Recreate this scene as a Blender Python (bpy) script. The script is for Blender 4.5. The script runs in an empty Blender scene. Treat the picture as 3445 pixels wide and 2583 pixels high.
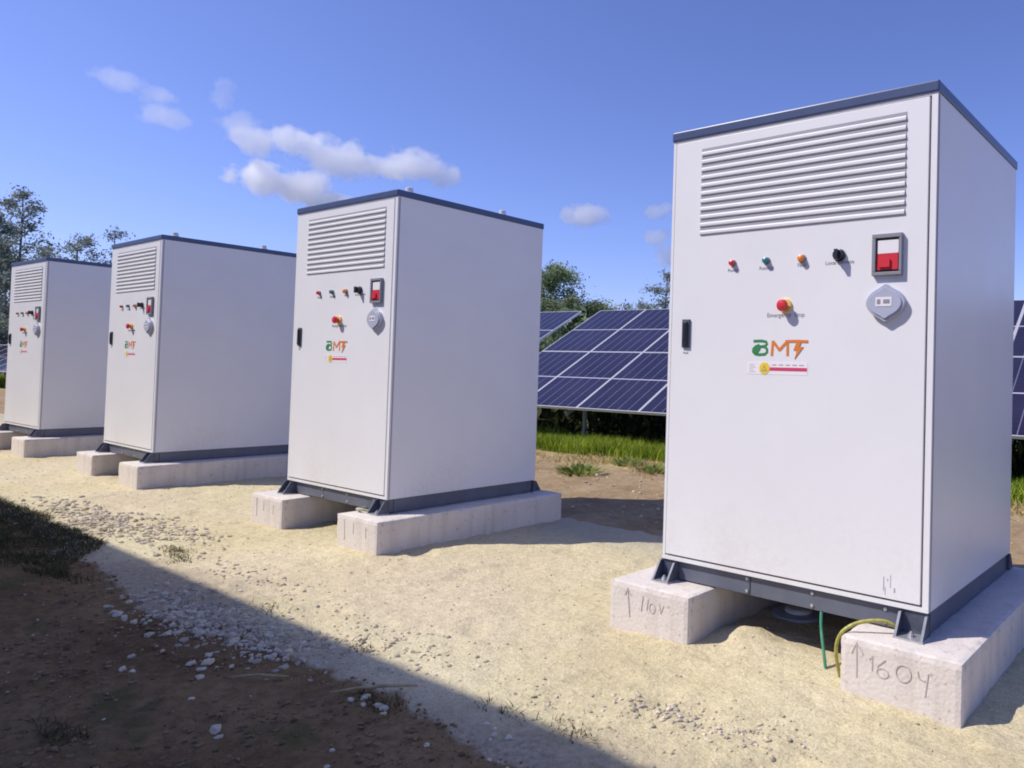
import bpy, bmesh, math, random
import numpy as np
from mathutils import Vector, Matrix, noise

scene = bpy.context.scene
COL = scene.collection
R = math.radians
rng = random.Random(7)
nr = np.random.default_rng(11)

# ------------------------------------------------------------------ scene fit
HC = 1.1957
W_, D_, B_, H_, T_ = 1.2739, 1.3013, 0.0958, 2.0, 0.0446      # cabinet width, depth, base, body, roof
HB, WB, FO, RO, LO, BO = 0.2088, 0.4582, 0.1745, 0.1786, -1.4488, 0.1307   # concrete blocks
CABS = [(-0.891, 2.883, R(-0.617)), (-4.437, 2.911, R(-0.09)), (-8.117, 2.885, R(-0.558)), (-11.399, 2.877, R(1.266))]
SUN_EL, SUN_TO = R(48), math.atan2(0.71, 0.70)                # light travels towards +x +y

# ------------------------------------------------------------------ tagging helpers
def tag(o, label=None, cat=None, group=None, kind=None):
    if label: o['label'] = label
    if cat: o['category'] = cat
    if group: o['group'] = group
    if kind: o['kind'] = kind
    return o

def empty(name, loc=(0, 0, 0), rz=0.0):
    o = bpy.data.objects.new(name, None)
    COL.objects.link(o)
    o.location = loc
    o.rotation_euler = (0, 0, rz)
    o.empty_display_size = 0.1
    return o

def obj(name, me, mat=None, parent=None, loc=(0, 0, 0), rot=(0, 0, 0)):
    o = bpy.data.objects.new(name, me)
    COL.objects.link(o)
    if mat is not None and not me.materials:
        for m in (mat if isinstance(mat, (list, tuple)) else [mat]):
            me.materials.append(m)
    o.parent = parent
    o.location = loc
    o.rotation_euler = rot
    return o

def copy_tree(o, parent=None):
    c = o.copy()
    COL.objects.link(c)
    c.parent = parent
    for ch in [x for x in bpy.data.objects if x.parent == o]:
        copy_tree(ch, c)
    return c

# ------------------------------------------------------------------ mesh helpers
class MB:
    def __init__(self):
        self.v, self.f, self.mi = [], [], []
    def add(self, vs, fs, mi=0):
        n = len(self.v)
        self.v += [tuple(p) for p in vs]
        self.f += [tuple(i + n for i in f) for f in fs]
        self.mi += [mi] * len(fs)
        return self
    def box(self, x0, y0, z0, x1, y1, z1, mi=0, M=None):
        vs = [(x0, y0, z0), (x1, y0, z0), (x1, y1, z0), (x0, y1, z0), (x0, y0, z1), (x1, y0, z1), (x1, y1, z1), (x0, y1, z1)]
        if M is not None: vs = [M @ Vector(p) for p in vs]
        return self.add(vs, [(0, 3, 2, 1), (4, 5, 6, 7), (0, 1, 5, 4), (1, 2, 6, 5), (2, 3, 7, 6), (3, 0, 4, 7)], mi)
    def bar(self, a, b, w, h=None, mi=0):
        a, b = Vector(a), Vector(b)
        h = h or w
        d = (b - a)
        L = d.length
        q = d.to_track_quat('Y', 'Z').to_matrix().to_4x4()
        return self.box(-w / 2, 0, -h / 2, w / 2, L, h / 2, mi, Matrix.Translation(a) @ q)
    def tube(self, pts, rad, n=8, mi=0):
        pts = [Vector(p) for p in pts]
        rads = rad if isinstance(rad, (list, tuple)) else [rad] * len(pts)
        base = len(self.v)
        up = Vector((0.13, 0.21, 0.97))
        for i, p in enumerate(pts):
            t = (pts[min(i + 1, len(pts) - 1)] - pts[max(i - 1, 0)]).normalized()
            a = t.cross(up)
            if a.length < 1e-3: a = t.cross(Vector((1, 0, 0)))
            a.normalize()
            b = t.cross(a)
            for k in range(n):
                th = 2 * math.pi * k / n
                self.v.append(tuple(p + (a * math.cos(th) + b * math.sin(th)) * rads[i]))
        for i in range(len(pts) - 1):
            for k in range(n):
                k2 = (k + 1) % n
                self.f.append((base + i * n + k, base + i * n + k2, base + (i + 1) * n + k2, base + (i + 1) * n + k))
                self.mi.append(mi)
        self.f.append(tuple(base + k for k in reversed(range(n)))); self.mi.append(mi)
        e = base + (len(pts) - 1) * n
        self.f.append(tuple(e + k for k in range(n))); self.mi.append(mi)
        return self
    def lathe(self, prof, n=24, mi=0, M=None):
        """prof: (radius, height) pairs, axis is -Y (sticks out of a front face)"""
        M = M or Matrix.Identity(4)
        base = len(self.v)
        for r, h in prof:
            for k in range(n):
                th = 2 * math.pi * k / n
                self.v.append(tuple(M @ Vector((r * math.cos(th), -h, r * math.sin(th)))))
        for i in range(len(prof) - 1):
            for k in range(n):
                k2 = (k + 1) % n
                self.f.append((base + i * n + k, base + i * n + k2, base + (i + 1) * n + k2, base + (i + 1) * n + k))
                self.mi.append(mi)
        e = base + (len(prof) - 1) * n
        self.f.append(tuple(e + k for k in range(n))); self.mi.append(mi)
        return self
    def prism(self, outline, y0, y1, mi=0, M=None):
        """outline in (x,z); extruded from y0 (front) to y1"""
        n = len(outline)
        vs = [(x, y0, z) for x, z in outline] + [(x, y1, z) for x, z in outline]
        if M is not None: vs = [M @ Vector(p) for p in vs]
        fs = [tuple(range(n)), tuple(n + k for k in reversed(range(n)))]
        fs += [(i, n + i, n + (i + 1) % n, (i + 1) % n) for i in range(n)]
        return self.add(vs, fs, mi)
    def mesh(self, name, bevel=0.0, seg=2, smooth=False, fix=True):
        me = bpy.data.meshes.new(name)
        me.from_pydata(self.v, [], self.f)
        me.polygons.foreach_set('material_index', self.mi)
        if fix or bevel:
            bm = bmesh.new()
            bm.from_mesh(me)
            if bevel:
                bmesh.ops.bevel(bm, geom=list(bm.edges), offset=bevel, segments=seg, affect='EDGES', profile=0.5, clamp_overlap=True)
            bmesh.ops.recalc_face_normals(bm, faces=bm.faces)
            bm.to_mesh(me)
            bm.free()
        if smooth:
            me.polygons.foreach_set('use_smooth', [True] * len(me.polygons))
        me.update()
        return me

RIB = [0]
def ribbon(mb, pts, w, y0=-0.0008, y1=0.0004, mi=0):
    """a flat stroke in the xz plane"""
    pts = [Vector((p[0], p[1])) for p in pts]
    L, Rr = [], []
    for i, p in enumerate(pts):
        t = (pts[min(i + 1, len(pts) - 1)] - pts[max(i - 1, 0)])
        t.normalize()
        nn = Vector((-t.y, t.x)) * (w / 2)
        L.append(p + nn); Rr.append(p - nn)
    for i in range(len(pts) - 1):
        q = [L[i], Rr[i], Rr[i + 1], L[i + 1]]
        RIB[0] = (RIB[0] + 1) % 29
        mb.prism([(a.x, a.y) for a in q], y0 - 0.00002 * RIB[0], y1, mi)
    return mb

def text_mesh(name, s, size, align='CENTER'):
    cu = bpy.data.curves.new(name, 'FONT')
    cu.body = s
    cu.size = size
    cu.align_x = align
    cu.extrude = 0.0004
    cu.resolution_u = 3
    o = bpy.data.objects.new(name, cu)
    COL.objects.link(o)
    bpy.context.view_layer.update()
    me = bpy.data.meshes.new_from_object(o.evaluated_get(bpy.context.evaluated_depsgraph_get()))
    me.name = name
    bpy.data.objects.remove(o)
    bpy.data.curves.remove(cu)
    me.materials.clear()
    return me

# ------------------------------------------------------------------ materials
def mat(name, base=(0.5, 0.5, 0.5), rough=0.5, metal=0.0, var=0.0, vscale=4.0, bump=0.0, bscale=60.0, spec=0.5, coat=0.0):
    m = bpy.data.materials.new(name)
    m.use_nodes = True
    nt = m.node_tree
    b = nt.nodes['Principled BSDF']
    b.inputs['Base Color'].default_value = (*base, 1)
    b.inputs['Roughness'].default_value = rough
    b.inputs['Metallic'].default_value = metal
    b.inputs['Specular IOR Level'].default_value = spec
    b.inputs['Coat Weight'].default_value = coat
    tc = nt.nodes.new('ShaderNodeTexCoord')
    if var:
        n = nt.nodes.new('ShaderNodeTexNoise')
        n.inputs['Scale'].default_value = vscale
        n.inputs['Detail'].default_value = 6
        n.inputs['Roughness'].default_value = 0.6
        nt.links.new(tc.outputs['Object'], n.inputs['Vector'])
        rp = nt.nodes.new('ShaderNodeValToRGB')
        rp.color_ramp.elements[0].position = 0.3
        rp.color_ramp.elements[1].position = 0.7
        rp.color_ramp.elements[0].color = (*[max(0, c * (1 - var)) for c in base], 1)
        rp.color_ramp.elements[1].color = (*[min(1, c * (1 + var)) for c in base], 1)
        nt.links.new(n.outputs['Fac'], rp.inputs['Fac'])
        nt.links.new(rp.outputs['Color'], b.inputs['Base Color'])
    if bump:
        n2 = nt.nodes.new('ShaderNodeTexNoise')
        n2.inputs['Scale'].default_value = bscale
        n2.inputs['Detail'].default_value = 4
        nt.links.new(tc.outputs['Object'], n2.inputs['Vector'])
        bp = nt.nodes.new('ShaderNodeBump')
        bp.inputs['Strength'].default_value = bump
        bp.inputs['Distance'].default_value = 0.01
        nt.links.new(n2.outputs['Fac'], bp.inputs['Height'])
        nt.links.new(bp.outputs['Normal'], b.inputs['Normal'])
    return m

M_WHITE = mat('white_paint', (0.77, 0.76, 0.77), 0.28, var=0.03, vscale=1.6, bump=0.02, bscale=260)
def dust(m):
    """dried splashes of pale mud low on the sheet metal"""
    nt = m.node_tree; L = nt.links.new
    b = nt.nodes['Principled BSDF']
    src = b.inputs['Base Color'].links[0].from_socket
    tc = [n for n in nt.nodes if n.type == 'TEX_COORD'][0]
    sep = nt.nodes.new('ShaderNodeSeparateXYZ'); L(tc.outputs['Object'], sep.inputs[0])
    mr = nt.nodes.new('ShaderNodeMapRange'); mr.inputs['From Min'].default_value = 0.55; mr.inputs['From Max'].default_value = 0.09
    L(sep.outputs['Z'], mr.inputs['Value'])
    n = nt.nodes.new('ShaderNodeTexNoise'); n.inputs['Scale'].default_value = 34; n.inputs['Detail'].default_value = 8; n.inputs['Roughness'].default_value = 0.75
    L(tc.outputs['Object'], n.inputs['Vector'])
    n2 = nt.nodes.new('ShaderNodeTexNoise'); n2.inputs['Scale'].default_value = 3.0; n2.inputs['Detail'].default_value = 4
    L(tc.outputs['Object'], n2.inputs['Vector'])
    mu = nt.nodes.new('ShaderNodeMath'); mu.operation = 'MULTIPLY'; L(n.outputs['Fac'], mu.inputs[0]); L(n2.outputs['Fac'], mu.inputs[1])
    ss = nt.nodes.new('ShaderNodeMapRange'); ss.inputs['From Min'].default_value = 0.22; ss.inputs['From Max'].default_value = 0.42
    L(mu.outputs[0], ss.inputs['Value'])
    f = nt.nodes.new('ShaderNodeMath'); f.operation = 'MULTIPLY'; L(ss.outputs['Result'], f.inputs[0]); L(mr.outputs['Result'], f.inputs[1])
    f2 = nt.nodes.new('ShaderNodeMath'); f2.operation = 'MULTIPLY'; f2.inputs[1].default_value = 0.30; L(f.outputs[0], f2.inputs[0])
    mx = nt.nodes.new('ShaderNodeMix'); mx.data_type = 'RGBA'; mx.inputs['B'].default_value = (0.50, 0.44, 0.34, 1)
    L(f2.outputs[0], mx.inputs['Factor']); L(src, mx.inputs['A']); L(mx.outputs['Result'], b.inputs['Base Color'])
    rg = nt.nodes.new('ShaderNodeMapRange'); rg.inputs['To Min'].default_value = 0.24; rg.inputs['To Max'].default_value = 0.40
    L(n2.outputs['Fac'], rg.inputs['Value']); L(rg.outputs['Result'], b.inputs['Roughness'])
    wv = nt.nodes.new('ShaderNodeTexNoise'); wv.inputs['Scale'].default_value = 1.4; wv.inputs['Detail'].default_value = 1
    L(tc.outputs['Object'], wv.inputs['Vector'])
    bp = nt.nodes.new('ShaderNodeBump'); bp.inputs['Strength'].default_value = 0.25; bp.inputs['Distance'].default_value = 0.02
    L(wv.outputs['Fac'], bp.inputs['Height'])
    old = b.inputs['Normal'].links[0].from_node
    L(bp.outputs['Normal'], old.inputs['Normal'])
dust(M_WHITE)
M_TRIM = mat('trim_paint', (0.74, 0.735, 0.745), 0.42, var=0.03, vscale=3)
M_LOUV = mat('louvre_paint', (0.68, 0.675, 0.69), 0.45, var=0.04, vscale=5)
M_GAP = mat('dark_gap', (0.045, 0.045, 0.055), 0.8)
M_SLATGAP = mat('louvre_gap', (0.36, 0.355, 0.38), 0.8)
M_NAVY = mat('slate_blue_paint', (0.115, 0.125, 0.165), 0.38, var=0.12, vscale=7)
M_ROOF = mat('roof_blue_paint', (0.060, 0.085, 0.175), 0.3, var=0.10, vscale=5)
M_STEEL = mat('dark_steel', (0.09, 0.10, 0.14), 0.45, 0.3, var=0.3, vscale=25)
M_ZINC = mat('zinc', (0.55, 0.56, 0.58), 0.4, 0.7, var=0.15, vscale=30)
M_LUG = mat('lug_grey', (0.66, 0.66, 0.68), 0.45, 0.2)
M_RED = mat('red_plastic', (0.62, 0.035, 0.05), 0.3)
M_TEAL = mat('teal_lens', (0.03, 0.20, 0.24), 0.25)
M_ORANGE = mat('orange_lens', (0.75, 0.24, 0.04), 0.3)
M_YELLOW = mat('yellow_plastic', (0.72, 0.52, 0.14), 0.35)
M_BLACK = mat('black_plastic', (0.02, 0.024, 0.035), 0.35)
M_HANDLE = mat('handle_grey', (0.09, 0.11, 0.12), 0.4)
M_INK = mat('ink', (0.26, 0.25, 0.29), 0.7)
M_FAINT = mat('faint_ink', (0.38, 0.36, 0.40), 0.7)
M_WINDOW = mat('switch_frame', (0.24, 0.245, 0.28), 0.4)
M_WHITEPL = mat('white_plastic', (0.80, 0.78, 0.79), 0.3)
M_SOCKET = mat('socket_grey', (0.40, 0.42, 0.52), 0.4, var=0.05)
M_GREEN = mat('logo_green', (0.035, 0.22, 0.07), 0.5)
M_LOGOR = mat('logo_orange', (0.66, 0.20, 0.035), 0.5)
M_STICK = mat('sticker_white', (0.84, 0.79, 0.80), 0.35)
M_STRED = mat('sticker_red', (0.60, 0.06, 0.14), 0.4)
M_STYEL = mat('sticker_yellow', (0.80, 0.58, 0.03), 0.4)
M_CABLE = mat('cable_yellow', (0.38, 0.35, 0.08), 0.45, var=0.35, vscale=55)
M_CABLE2 = mat('cable_pale', (0.42, 0.42, 0.30), 0.5, var=0.3, vscale=55)
M_ROD = mat('rod_green', (0.06, 0.24, 0.14), 0.4, var=0.2, vscale=30)
M_DISC = mat('disc_white', (0.85, 0.85, 0.83), 0.35)

def concrete():
    m = mat('concrete', (0.65, 0.595, 0.545), 0.9, var=0.07, vscale=5.0, bump=0.35, bscale=70, spec=0.2)
    nt = m.node_tree
    b = nt.nodes['Principled BSDF']
    src = b.inputs['Base Color'].links[0].from_socket
    tc = [n for n in nt.nodes if n.type == 'TEX_COORD'][0]
    # pour streaks running down the faces
    mp = nt.nodes.new('ShaderNodeMapping'); mp.inputs['Scale'].default_value = (16, 16, 1.1)
    nt.links.new(tc.outputs['Object'], mp.inputs['Vector'])
    n = nt.nodes.new('ShaderNodeTexNoise'); n.inputs['Scale'].default_value = 1.0; n.inputs['Detail'].default_value = 5
    nt.links.new(mp.outputs['Vector'], n.inputs['Vector'])
    r = nt.nodes.new('ShaderNodeValToRGB')
    r.color_ramp.elements[0].position = 0.33; r.color_ramp.elements[0].color = (0.80, 0.78, 0.77, 1)
    r.color_ramp.elements[1].position = 0.5; r.color_ramp.elements[1].color = (1, 1, 1, 1)
    nt.links.new(n.outputs['Fac'], r.inputs['Fac'])
    # pits
    vo = nt.nodes.new('ShaderNodeTexNoise'); vo.inputs['Scale'].default_value = 38; vo.inputs['Detail'].default_value = 2
    nt.links.new(tc.outputs['Object'], vo.inputs['Vector'])
    r2 = nt.nodes.new('ShaderNodeValToRGB')
    r2.color_ramp.elements[0].position = 0.27; r2.color_ramp.elements[0].color = (0.66, 0.63, 0.61, 1)
    r2.color_ramp.elements[1].position = 0.36; r2.color_ramp.elements[1].color = (1, 1, 1, 1)
    nt.links.new(vo.outputs['Fac'], r2.inputs['Fac'])
    prev = src
    for rr, fac in ((r, 0.55), (r2, 0.8)):
        mx = nt.nodes.new('ShaderNodeMix'); mx.data_type = 'RGBA'; mx.blend_type = 'MULTIPLY'
        mx.inputs['Factor'].default_value = fac
        nt.links.new(prev, mx.inputs['A']); nt.links.new(rr.outputs['Color'], mx.inputs['B'])
        prev = mx.outputs['Result']
    nt.links.new(prev, b.inputs['Base Color'])
    return m
M_CONC = concrete()

def leafmat(name, c1, c2, transl=0.35, scale=1.2):
    m = bpy.data.materials.new(name)
    m.use_nodes = True
    nt = m.node_tree
    b = nt.nodes['Principled BSDF']
    b.inputs['Roughness'].default_value = 0.6
    b.inputs['Specular IOR Level'].default_value = 0.25
    out = nt.nodes['Material Output']
    g = nt.nodes.new('ShaderNodeNewGeometry')
    n = nt.nodes.new('ShaderNodeTexNoise')
    n.inputs['Scale'].default_value = scale
    n.inputs['Detail'].default_value = 3
    nt.links.new(g.outputs['Position'], n.inputs['Vector'])
    ad = nt.nodes.new('ShaderNodeMath'); ad.operation = 'MULTIPLY_ADD'
    ad.inputs[1].default_value = 0.55; ad.inputs[2].default_value = -0.27
    nt.links.new(g.outputs['Random Per Island'], ad.inputs[0])
    ad2 = nt.nodes.new('ShaderNodeMath'); ad2.operation = 'ADD'
    nt.links.new(n.outputs['Fac'], ad2.inputs[0]); nt.links.new(ad.outputs[0], ad2.inputs[1])
    r = nt.nodes.new('ShaderNodeValToRGB')
    r.color_ramp.elements[0].position = 0.3; r.color_ramp.elements[0].color = (*c1, 1)
    r.color_ramp.elements[1].position = 0.72; r.color_ramp.elements[1].color = (*c2, 1)
    nt.links.new(ad2.outputs[0], r.inputs['Fac'])
    nt.links.new(r.outputs['Color'], b.inputs['Base Color'])
    t = nt.nodes.new('ShaderNodeBsdfTranslucent')
    nt.links.new(r.outputs['Color'], t.inputs['Color'])
    mx = nt.nodes.new('ShaderNodeMixShader'); mx.inputs[0].default_value = transl
    nt.links.new(b.outputs[0], mx.inputs[1]); nt.links.new(t.outputs[0], mx.inputs[2])
    nt.links.new(mx.outputs[0], out.inputs['Surface'])
    return m
M_LEAF_A = leafmat('leaf_grey_green', (0.14, 0.165, 0.14), (0.36, 0.41, 0.35))
M_LEAF_B = leafmat('leaf_green', (0.10, 0.15, 0.08), (0.34, 0.42, 0.22))
M_LEAF_C = leafmat('leaf_olive', (0.11, 0.135, 0.06), (0.32, 0.36, 0.18))
M_GRASS = leafmat('grass_blade', (0.12, 0.20, 0.012), (0.42, 0.50, 0.05), 0.4, 1.4)
M_STRAW = leafmat('straw_blade', (0.30, 0.22, 0.09), (0.60, 0.46, 0.22), 0.3, 2.0)
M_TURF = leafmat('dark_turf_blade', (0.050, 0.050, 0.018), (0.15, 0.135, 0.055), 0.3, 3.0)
M_WEED = leafmat('weed_leaf', (0.12, 0.17, 0.035), (0.34, 0.40, 0.11), 0.45, 6.0)
M_BARK = mat('bark', (0.12, 0.105, 0.09), 0.9, var=0.4, vscale=6, bump=0.5, bscale=20)
M_STONE = None

# ------------------------------------------------------------------ ground
def edge_front(x):      # where the gravel bed gives way to soil, in front
    return 1.60 + 0.16 * noise.noise((x * 0.55, 3.1, 0)) + 0.14 * noise.noise((x * 1.9, 7.7, 0)) + 0.05 * noise.noise((x * 6, 1.7, 0))

def sm(a, b, t):
    t = min(1, max(0, (t - a) / (b - a)))
    return t * t * (3 - 2 * t)

def ground_h(x, y):
    if x < -45 or x > 12 or y > 26 or y < -4:
        return 0.0
    f = edge_front(x)
    g = sm(f - 0.15, f + 0.15, y) * (1 - sm(4.25, 4.5, y))
    P = Vector((x, y, 0))
    lo = noise.noise(P * 0.9) * 0.010 + noise.noise(P * 2.6) * 0.008
    fine = noise.noise(P * 9) * 0.007 + noise.noise(P * 19) * 0.005
    soil = noise.noise(P * 1.3 + Vector((5, 2, 0))) * 0.03 + noise.noise(P * 4.5) * 0.018 + abs(noise.noise(P * 11)) * 0.022 + noise.noise(P * 27) * 0.006
    gr = lo + fine
    # rake and boot ripples in the sand
    gr += 0.006 * noise.noise((x * 3.0 + y * 1.5, y * 7.0 - x * 2.0, 4.0))
    # heaps of sand pushed up against the cabinets
    cx, cy, _ = CABS[0]
    gr += 0.036 * math.exp(-(((x - cx + 0.84) / 0.085) ** 2 + ((y - cy - 0.10) / 0.09) ** 2)) * (0.75 + 0.8 * noise.noise(P * 12))
    gr += 0.020 * math.exp(-(((x - cx + 0.63) / 0.5) ** 2 + ((y - cy - 0.06) / 0.16) ** 2)) * (1 + 0.6 * noise.noise(P * 8))
    # boot prints and scuffs
    c_ = noise.noise(P * 3.3 + Vector((9, 4, 2)))
    gr += -0.012 * sm(0.28, 0.5, c_) + 0.006 * sm(0.16, 0.28, c_) * (1 - sm(0.28, 0.4, c_))
    back = soil * 0.8
    h = gr * g + (1 - g) * (soil if y < 3 else back)
    if y < 3: h -= 0.012 * (1 - g)
    # keep the bearing ground level under the blocks
    return h * (1 if y < 12 else 0.5)

def axis(lo, hi, step, far_lo, far_hi, grow=1.22):
    a = list(np.arange(lo, hi + 1e-6, step))
    s, x = step, hi
    while x < far_hi:
        s *= grow; x += s; a.append(x)
    s, x, pre = step, lo, []
    while x > far_lo:
        s *= grow; x -= s; pre.append(x)
    return pre[::-1] + a

gx = axis(-9.5, 0.6, 0.032, -420, 420)
gy = axis(0.3, 5.2, 0.032, -420, 420, 1.12)
gv = [(x, y, ground_h(x, y)) for y in gy for x in gx]
nx = len(gx)
gf = [(j * nx + i, j * nx + i + 1, (j + 1) * nx + i + 1, (j + 1) * nx + i) for j in range(len(gy) - 1) for i in range(nx - 1)]
gme = bpy.data.meshes.new('ground')
gme.from_pydata(gv, [], gf)
gme.polygons.foreach_set('use_smooth', [True] * len(gme.polygons))
att = gme.attributes.new('bed', 'FLOAT', 'POINT')      # 1 = sand and gravel bed, 0 = soil
vals = []
for x, y, z in gv:
    f = edge_front(x) if -60 < x < 20 else 1.6
    b1 = 4.37 + 0.05 * noise.noise((x * 1.5, 9, 0)) + 0.03 * noise.noise((x * 7, 3, 0))
    vals.append(sm(f - 0.10, f + 0.10, y) * (1 - sm(b1 - 0.05, b1 + 0.05, y)))
att.data.foreach_set('value', vals)

def ground_material():
    m = bpy.data.materials.new('ground')
    m.use_nodes = True
    nt = m.node_tree
    L = nt.links.new
    b = nt.nodes['Principled BSDF']
    b.inputs['Roughness'].default_value = 0.95
    b.inputs['Specular IOR Level'].default_value = 0.1
    g = nt.nodes.new('ShaderNodeNewGeometry')
    pos = g.outputs['Position']
    def nz(scale, detail=5, rough=0.6, vec=pos):
        n = nt.nodes.new('ShaderNodeTexNoise')
        n.inputs['Scale'].default_value = scale; n.inputs['Detail'].default_value = detail; n.inputs['Roughness'].default_value = rough
        L(vec, n.inputs['Vector'])
        return n.outputs['Fac']
    def ramp(fac, stops):
        r = nt.nodes.new('ShaderNodeValToRGB')
        e = r.color_ramp.elements
        while len(e) < len(stops): e.new(0.5)
        for k, (p, c) in enumerate(stops):
            e[k].position = p; e[k].color = (*c, 1)
        L(fac, r.inputs['Fac'])
        return r.outputs['Color']
    def mix(f, a, c, mode='MIX'):
        x = nt.nodes.new('ShaderNodeMix'); x.data_type = 'RGBA'; x.blend_type = mode
        if isinstance(f, float): x.inputs['Factor'].default_value = f
        else: L(f, x.inputs['Factor'])
        for s, v in (('A', a), ('B', c)):
            if isinstance(v, tuple): x.inputs[s].default_value = (*v, 1)
            else: L(v, x.inputs[s])
        return x.outputs['Result']
    def ss(val, a, c):
        x = nt.nodes.new('ShaderNodeMapRange'); x.interpolation_type = 'SMOOTHSTEP'
        x.inputs['From Min'].default_value = a; x.inputs['From Max'].default_value = c
        L(val, x.inputs['Value'])
        return x.outputs['Result']
    sand = ramp(nz(0.9, 6), [(0.28, (0.59, 0.50, 0.30)), (0.5, (0.65, 0.57, 0.36)), (0.72, (0.70, 0.635, 0.42))])
    sand = mix(ss(nz(0.7, 4), 0.42, 0.66), sand, mix(0.5, sand, (0.69, 0.58, 0.43)))
    sand = mix(0.6, sand, ramp(nz(22, 8, 0.8), [(0.3, (0.55, 0.53, 0.5)), (0.55, (1, 1, 1)), (0.75, (1.15, 1.15, 1.15))]), 'MULTIPLY')
    sand = mix(0.6, sand, ramp(nz(120, 3, 0.7), [(0.32, (0.55, 0.5, 0.45)), (0.5, (1, 1, 1)), (0.7, (1.2, 1.2, 1.2))]), 'MULTIPLY')
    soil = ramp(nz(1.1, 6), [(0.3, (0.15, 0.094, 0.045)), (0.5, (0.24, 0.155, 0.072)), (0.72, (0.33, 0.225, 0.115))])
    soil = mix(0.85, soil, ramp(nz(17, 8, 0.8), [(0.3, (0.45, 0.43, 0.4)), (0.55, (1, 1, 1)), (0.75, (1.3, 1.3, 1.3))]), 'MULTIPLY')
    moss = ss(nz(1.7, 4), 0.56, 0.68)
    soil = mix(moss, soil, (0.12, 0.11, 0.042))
    dirt = ramp(nz(1.6, 6), [(0.3, (0.27, 0.19, 0.105)), (0.5, (0.36, 0.26, 0.15)), (0.72, (0.44, 0.335, 0.205))])
    dirt = mix(0.7, dirt, ramp(nz(10, 6, 0.75), [(0.3, (0.5, 0.47, 0.44)), (0.55, (1, 1, 1)), (0.75, (1.2, 1.2, 1.2))]), 'MULTIPLY')
    # yellow straw litter, then turf, further back
    sep = nt.nodes.new('ShaderNodeSeparateXYZ'); L(pos, sep.inputs[0])
    y = sep.outputs['Y']
    wob = nt.nodes.new('ShaderNodeMath'); wob.operation = 'MULTIPLY_ADD'; wob.inputs[1].default_value = 1.6; wob.inputs[2].default_value = -0.8
    L(nz(0.9, 5), wob.inputs[0])
    yw = nt.nodes.new('ShaderNodeMath'); yw.operation = 'ADD'; L(y, yw.inputs[0]); L(wob.outputs[0], yw.inputs[1])
    turf = ramp(nz(2.5, 5), [(0.3, (0.05, 0.085, 0.018)), (0.7, (0.11, 0.155, 0.035))])
    dirt = mix(ss(yw.outputs[0], 6.7, 7.3), dirt, ramp(nz(9, 5), [(0.35, (0.30, 0.22, 0.11)), (0.65, (0.50, 0.40, 0.20))]))
    dirt = mix(ss(yw.outputs[0], 7.6, 8.2), dirt, turf)
    off = mix(ss(y, 2.6, 3.2), soil, dirt)
    bed = nt.nodes.new('ShaderNodeAttribute'); bed.attribute_name = 'bed'
    jit = nt.nodes.new('ShaderNodeMath'); jit.operation = 'MULTIPLY_ADD'; jit.inputs[1].default_value = 0.9; jit.inputs[2].default_value = -0.45
    L(nz(9, 5, 0.7), jit.inputs[0])
    bj = nt.nodes.new('ShaderNodeMath'); bj.operation = 'ADD'; L(bed.outputs['Fac'], bj.inputs[0]); L(jit.outputs[0], bj.inputs[1])
    # the front margin of the bed is grey crushed stone
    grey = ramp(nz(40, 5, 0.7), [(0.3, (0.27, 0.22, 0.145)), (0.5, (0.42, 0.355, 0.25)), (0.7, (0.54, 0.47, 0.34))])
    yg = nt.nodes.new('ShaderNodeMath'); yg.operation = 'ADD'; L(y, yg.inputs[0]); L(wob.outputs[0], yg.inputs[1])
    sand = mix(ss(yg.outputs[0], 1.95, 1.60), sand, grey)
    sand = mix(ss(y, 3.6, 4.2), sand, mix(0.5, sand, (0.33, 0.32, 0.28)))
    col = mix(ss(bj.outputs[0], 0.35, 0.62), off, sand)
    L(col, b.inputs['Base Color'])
    bp = nt.nodes.new('ShaderNodeBump'); bp.inputs['Strength'].default_value = 0.7; bp.inputs['Distance'].default_value = 0.012
    L(nz(45, 6, 0.75), bp.inputs['Height'])
    bp2 = nt.nodes.new('ShaderNodeBump'); bp2.inputs['Strength'].default_value = 0.45; bp2.inputs['Distance'].default_value = 0.03
    L(nz(11, 5, 0.65), bp2.inputs['Height']); L(bp.outputs['Normal'], bp2.inputs['Normal'])
    L(bp2.outputs['Normal'], b.inputs['Normal'])
    return m
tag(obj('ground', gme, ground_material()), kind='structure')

# ------------------------------------------------------------------ stones
def ico(sub=1):
    bm = bmesh.new()
    bmesh.ops.create_icosphere(bm, subdivisions=sub, radius=1)
    v = np.array([p.co[:] for p in bm.verts]); f = np.array([[q.index for q in p.verts] for p in bm.faces])
    bm.free()
    return v, f
IV, IF = ico(1)
IV2, IF2 = ico(2)

def rock(size, sub=1, seed=None):
    V, F = (IV, IF) if sub == 1 else (IV2, IF2)
    r = np.random.default_rng(seed) if seed is not None else nr
    v = V * (1 + r.normal(0, 0.14, (len(V), 1)))
    # flat-cut a few facets
    for _ in range(4):
        n = r.normal(0, 1, 3); n /= np.linalg.norm(n)
        d = v @ n
        v = v - np.outer(np.maximum(d - 0.62, 0), n)
    v *= np.array([1, r.uniform(0.6, 1), r.uniform(0.45, 0.8)]) * size
    a = r.uniform(0, 6.28); c, s = math.cos(a), math.sin(a)
    return v @ np.array([[c, s, 0], [-s, c, 0], [0, 0, 1]]), F

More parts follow.
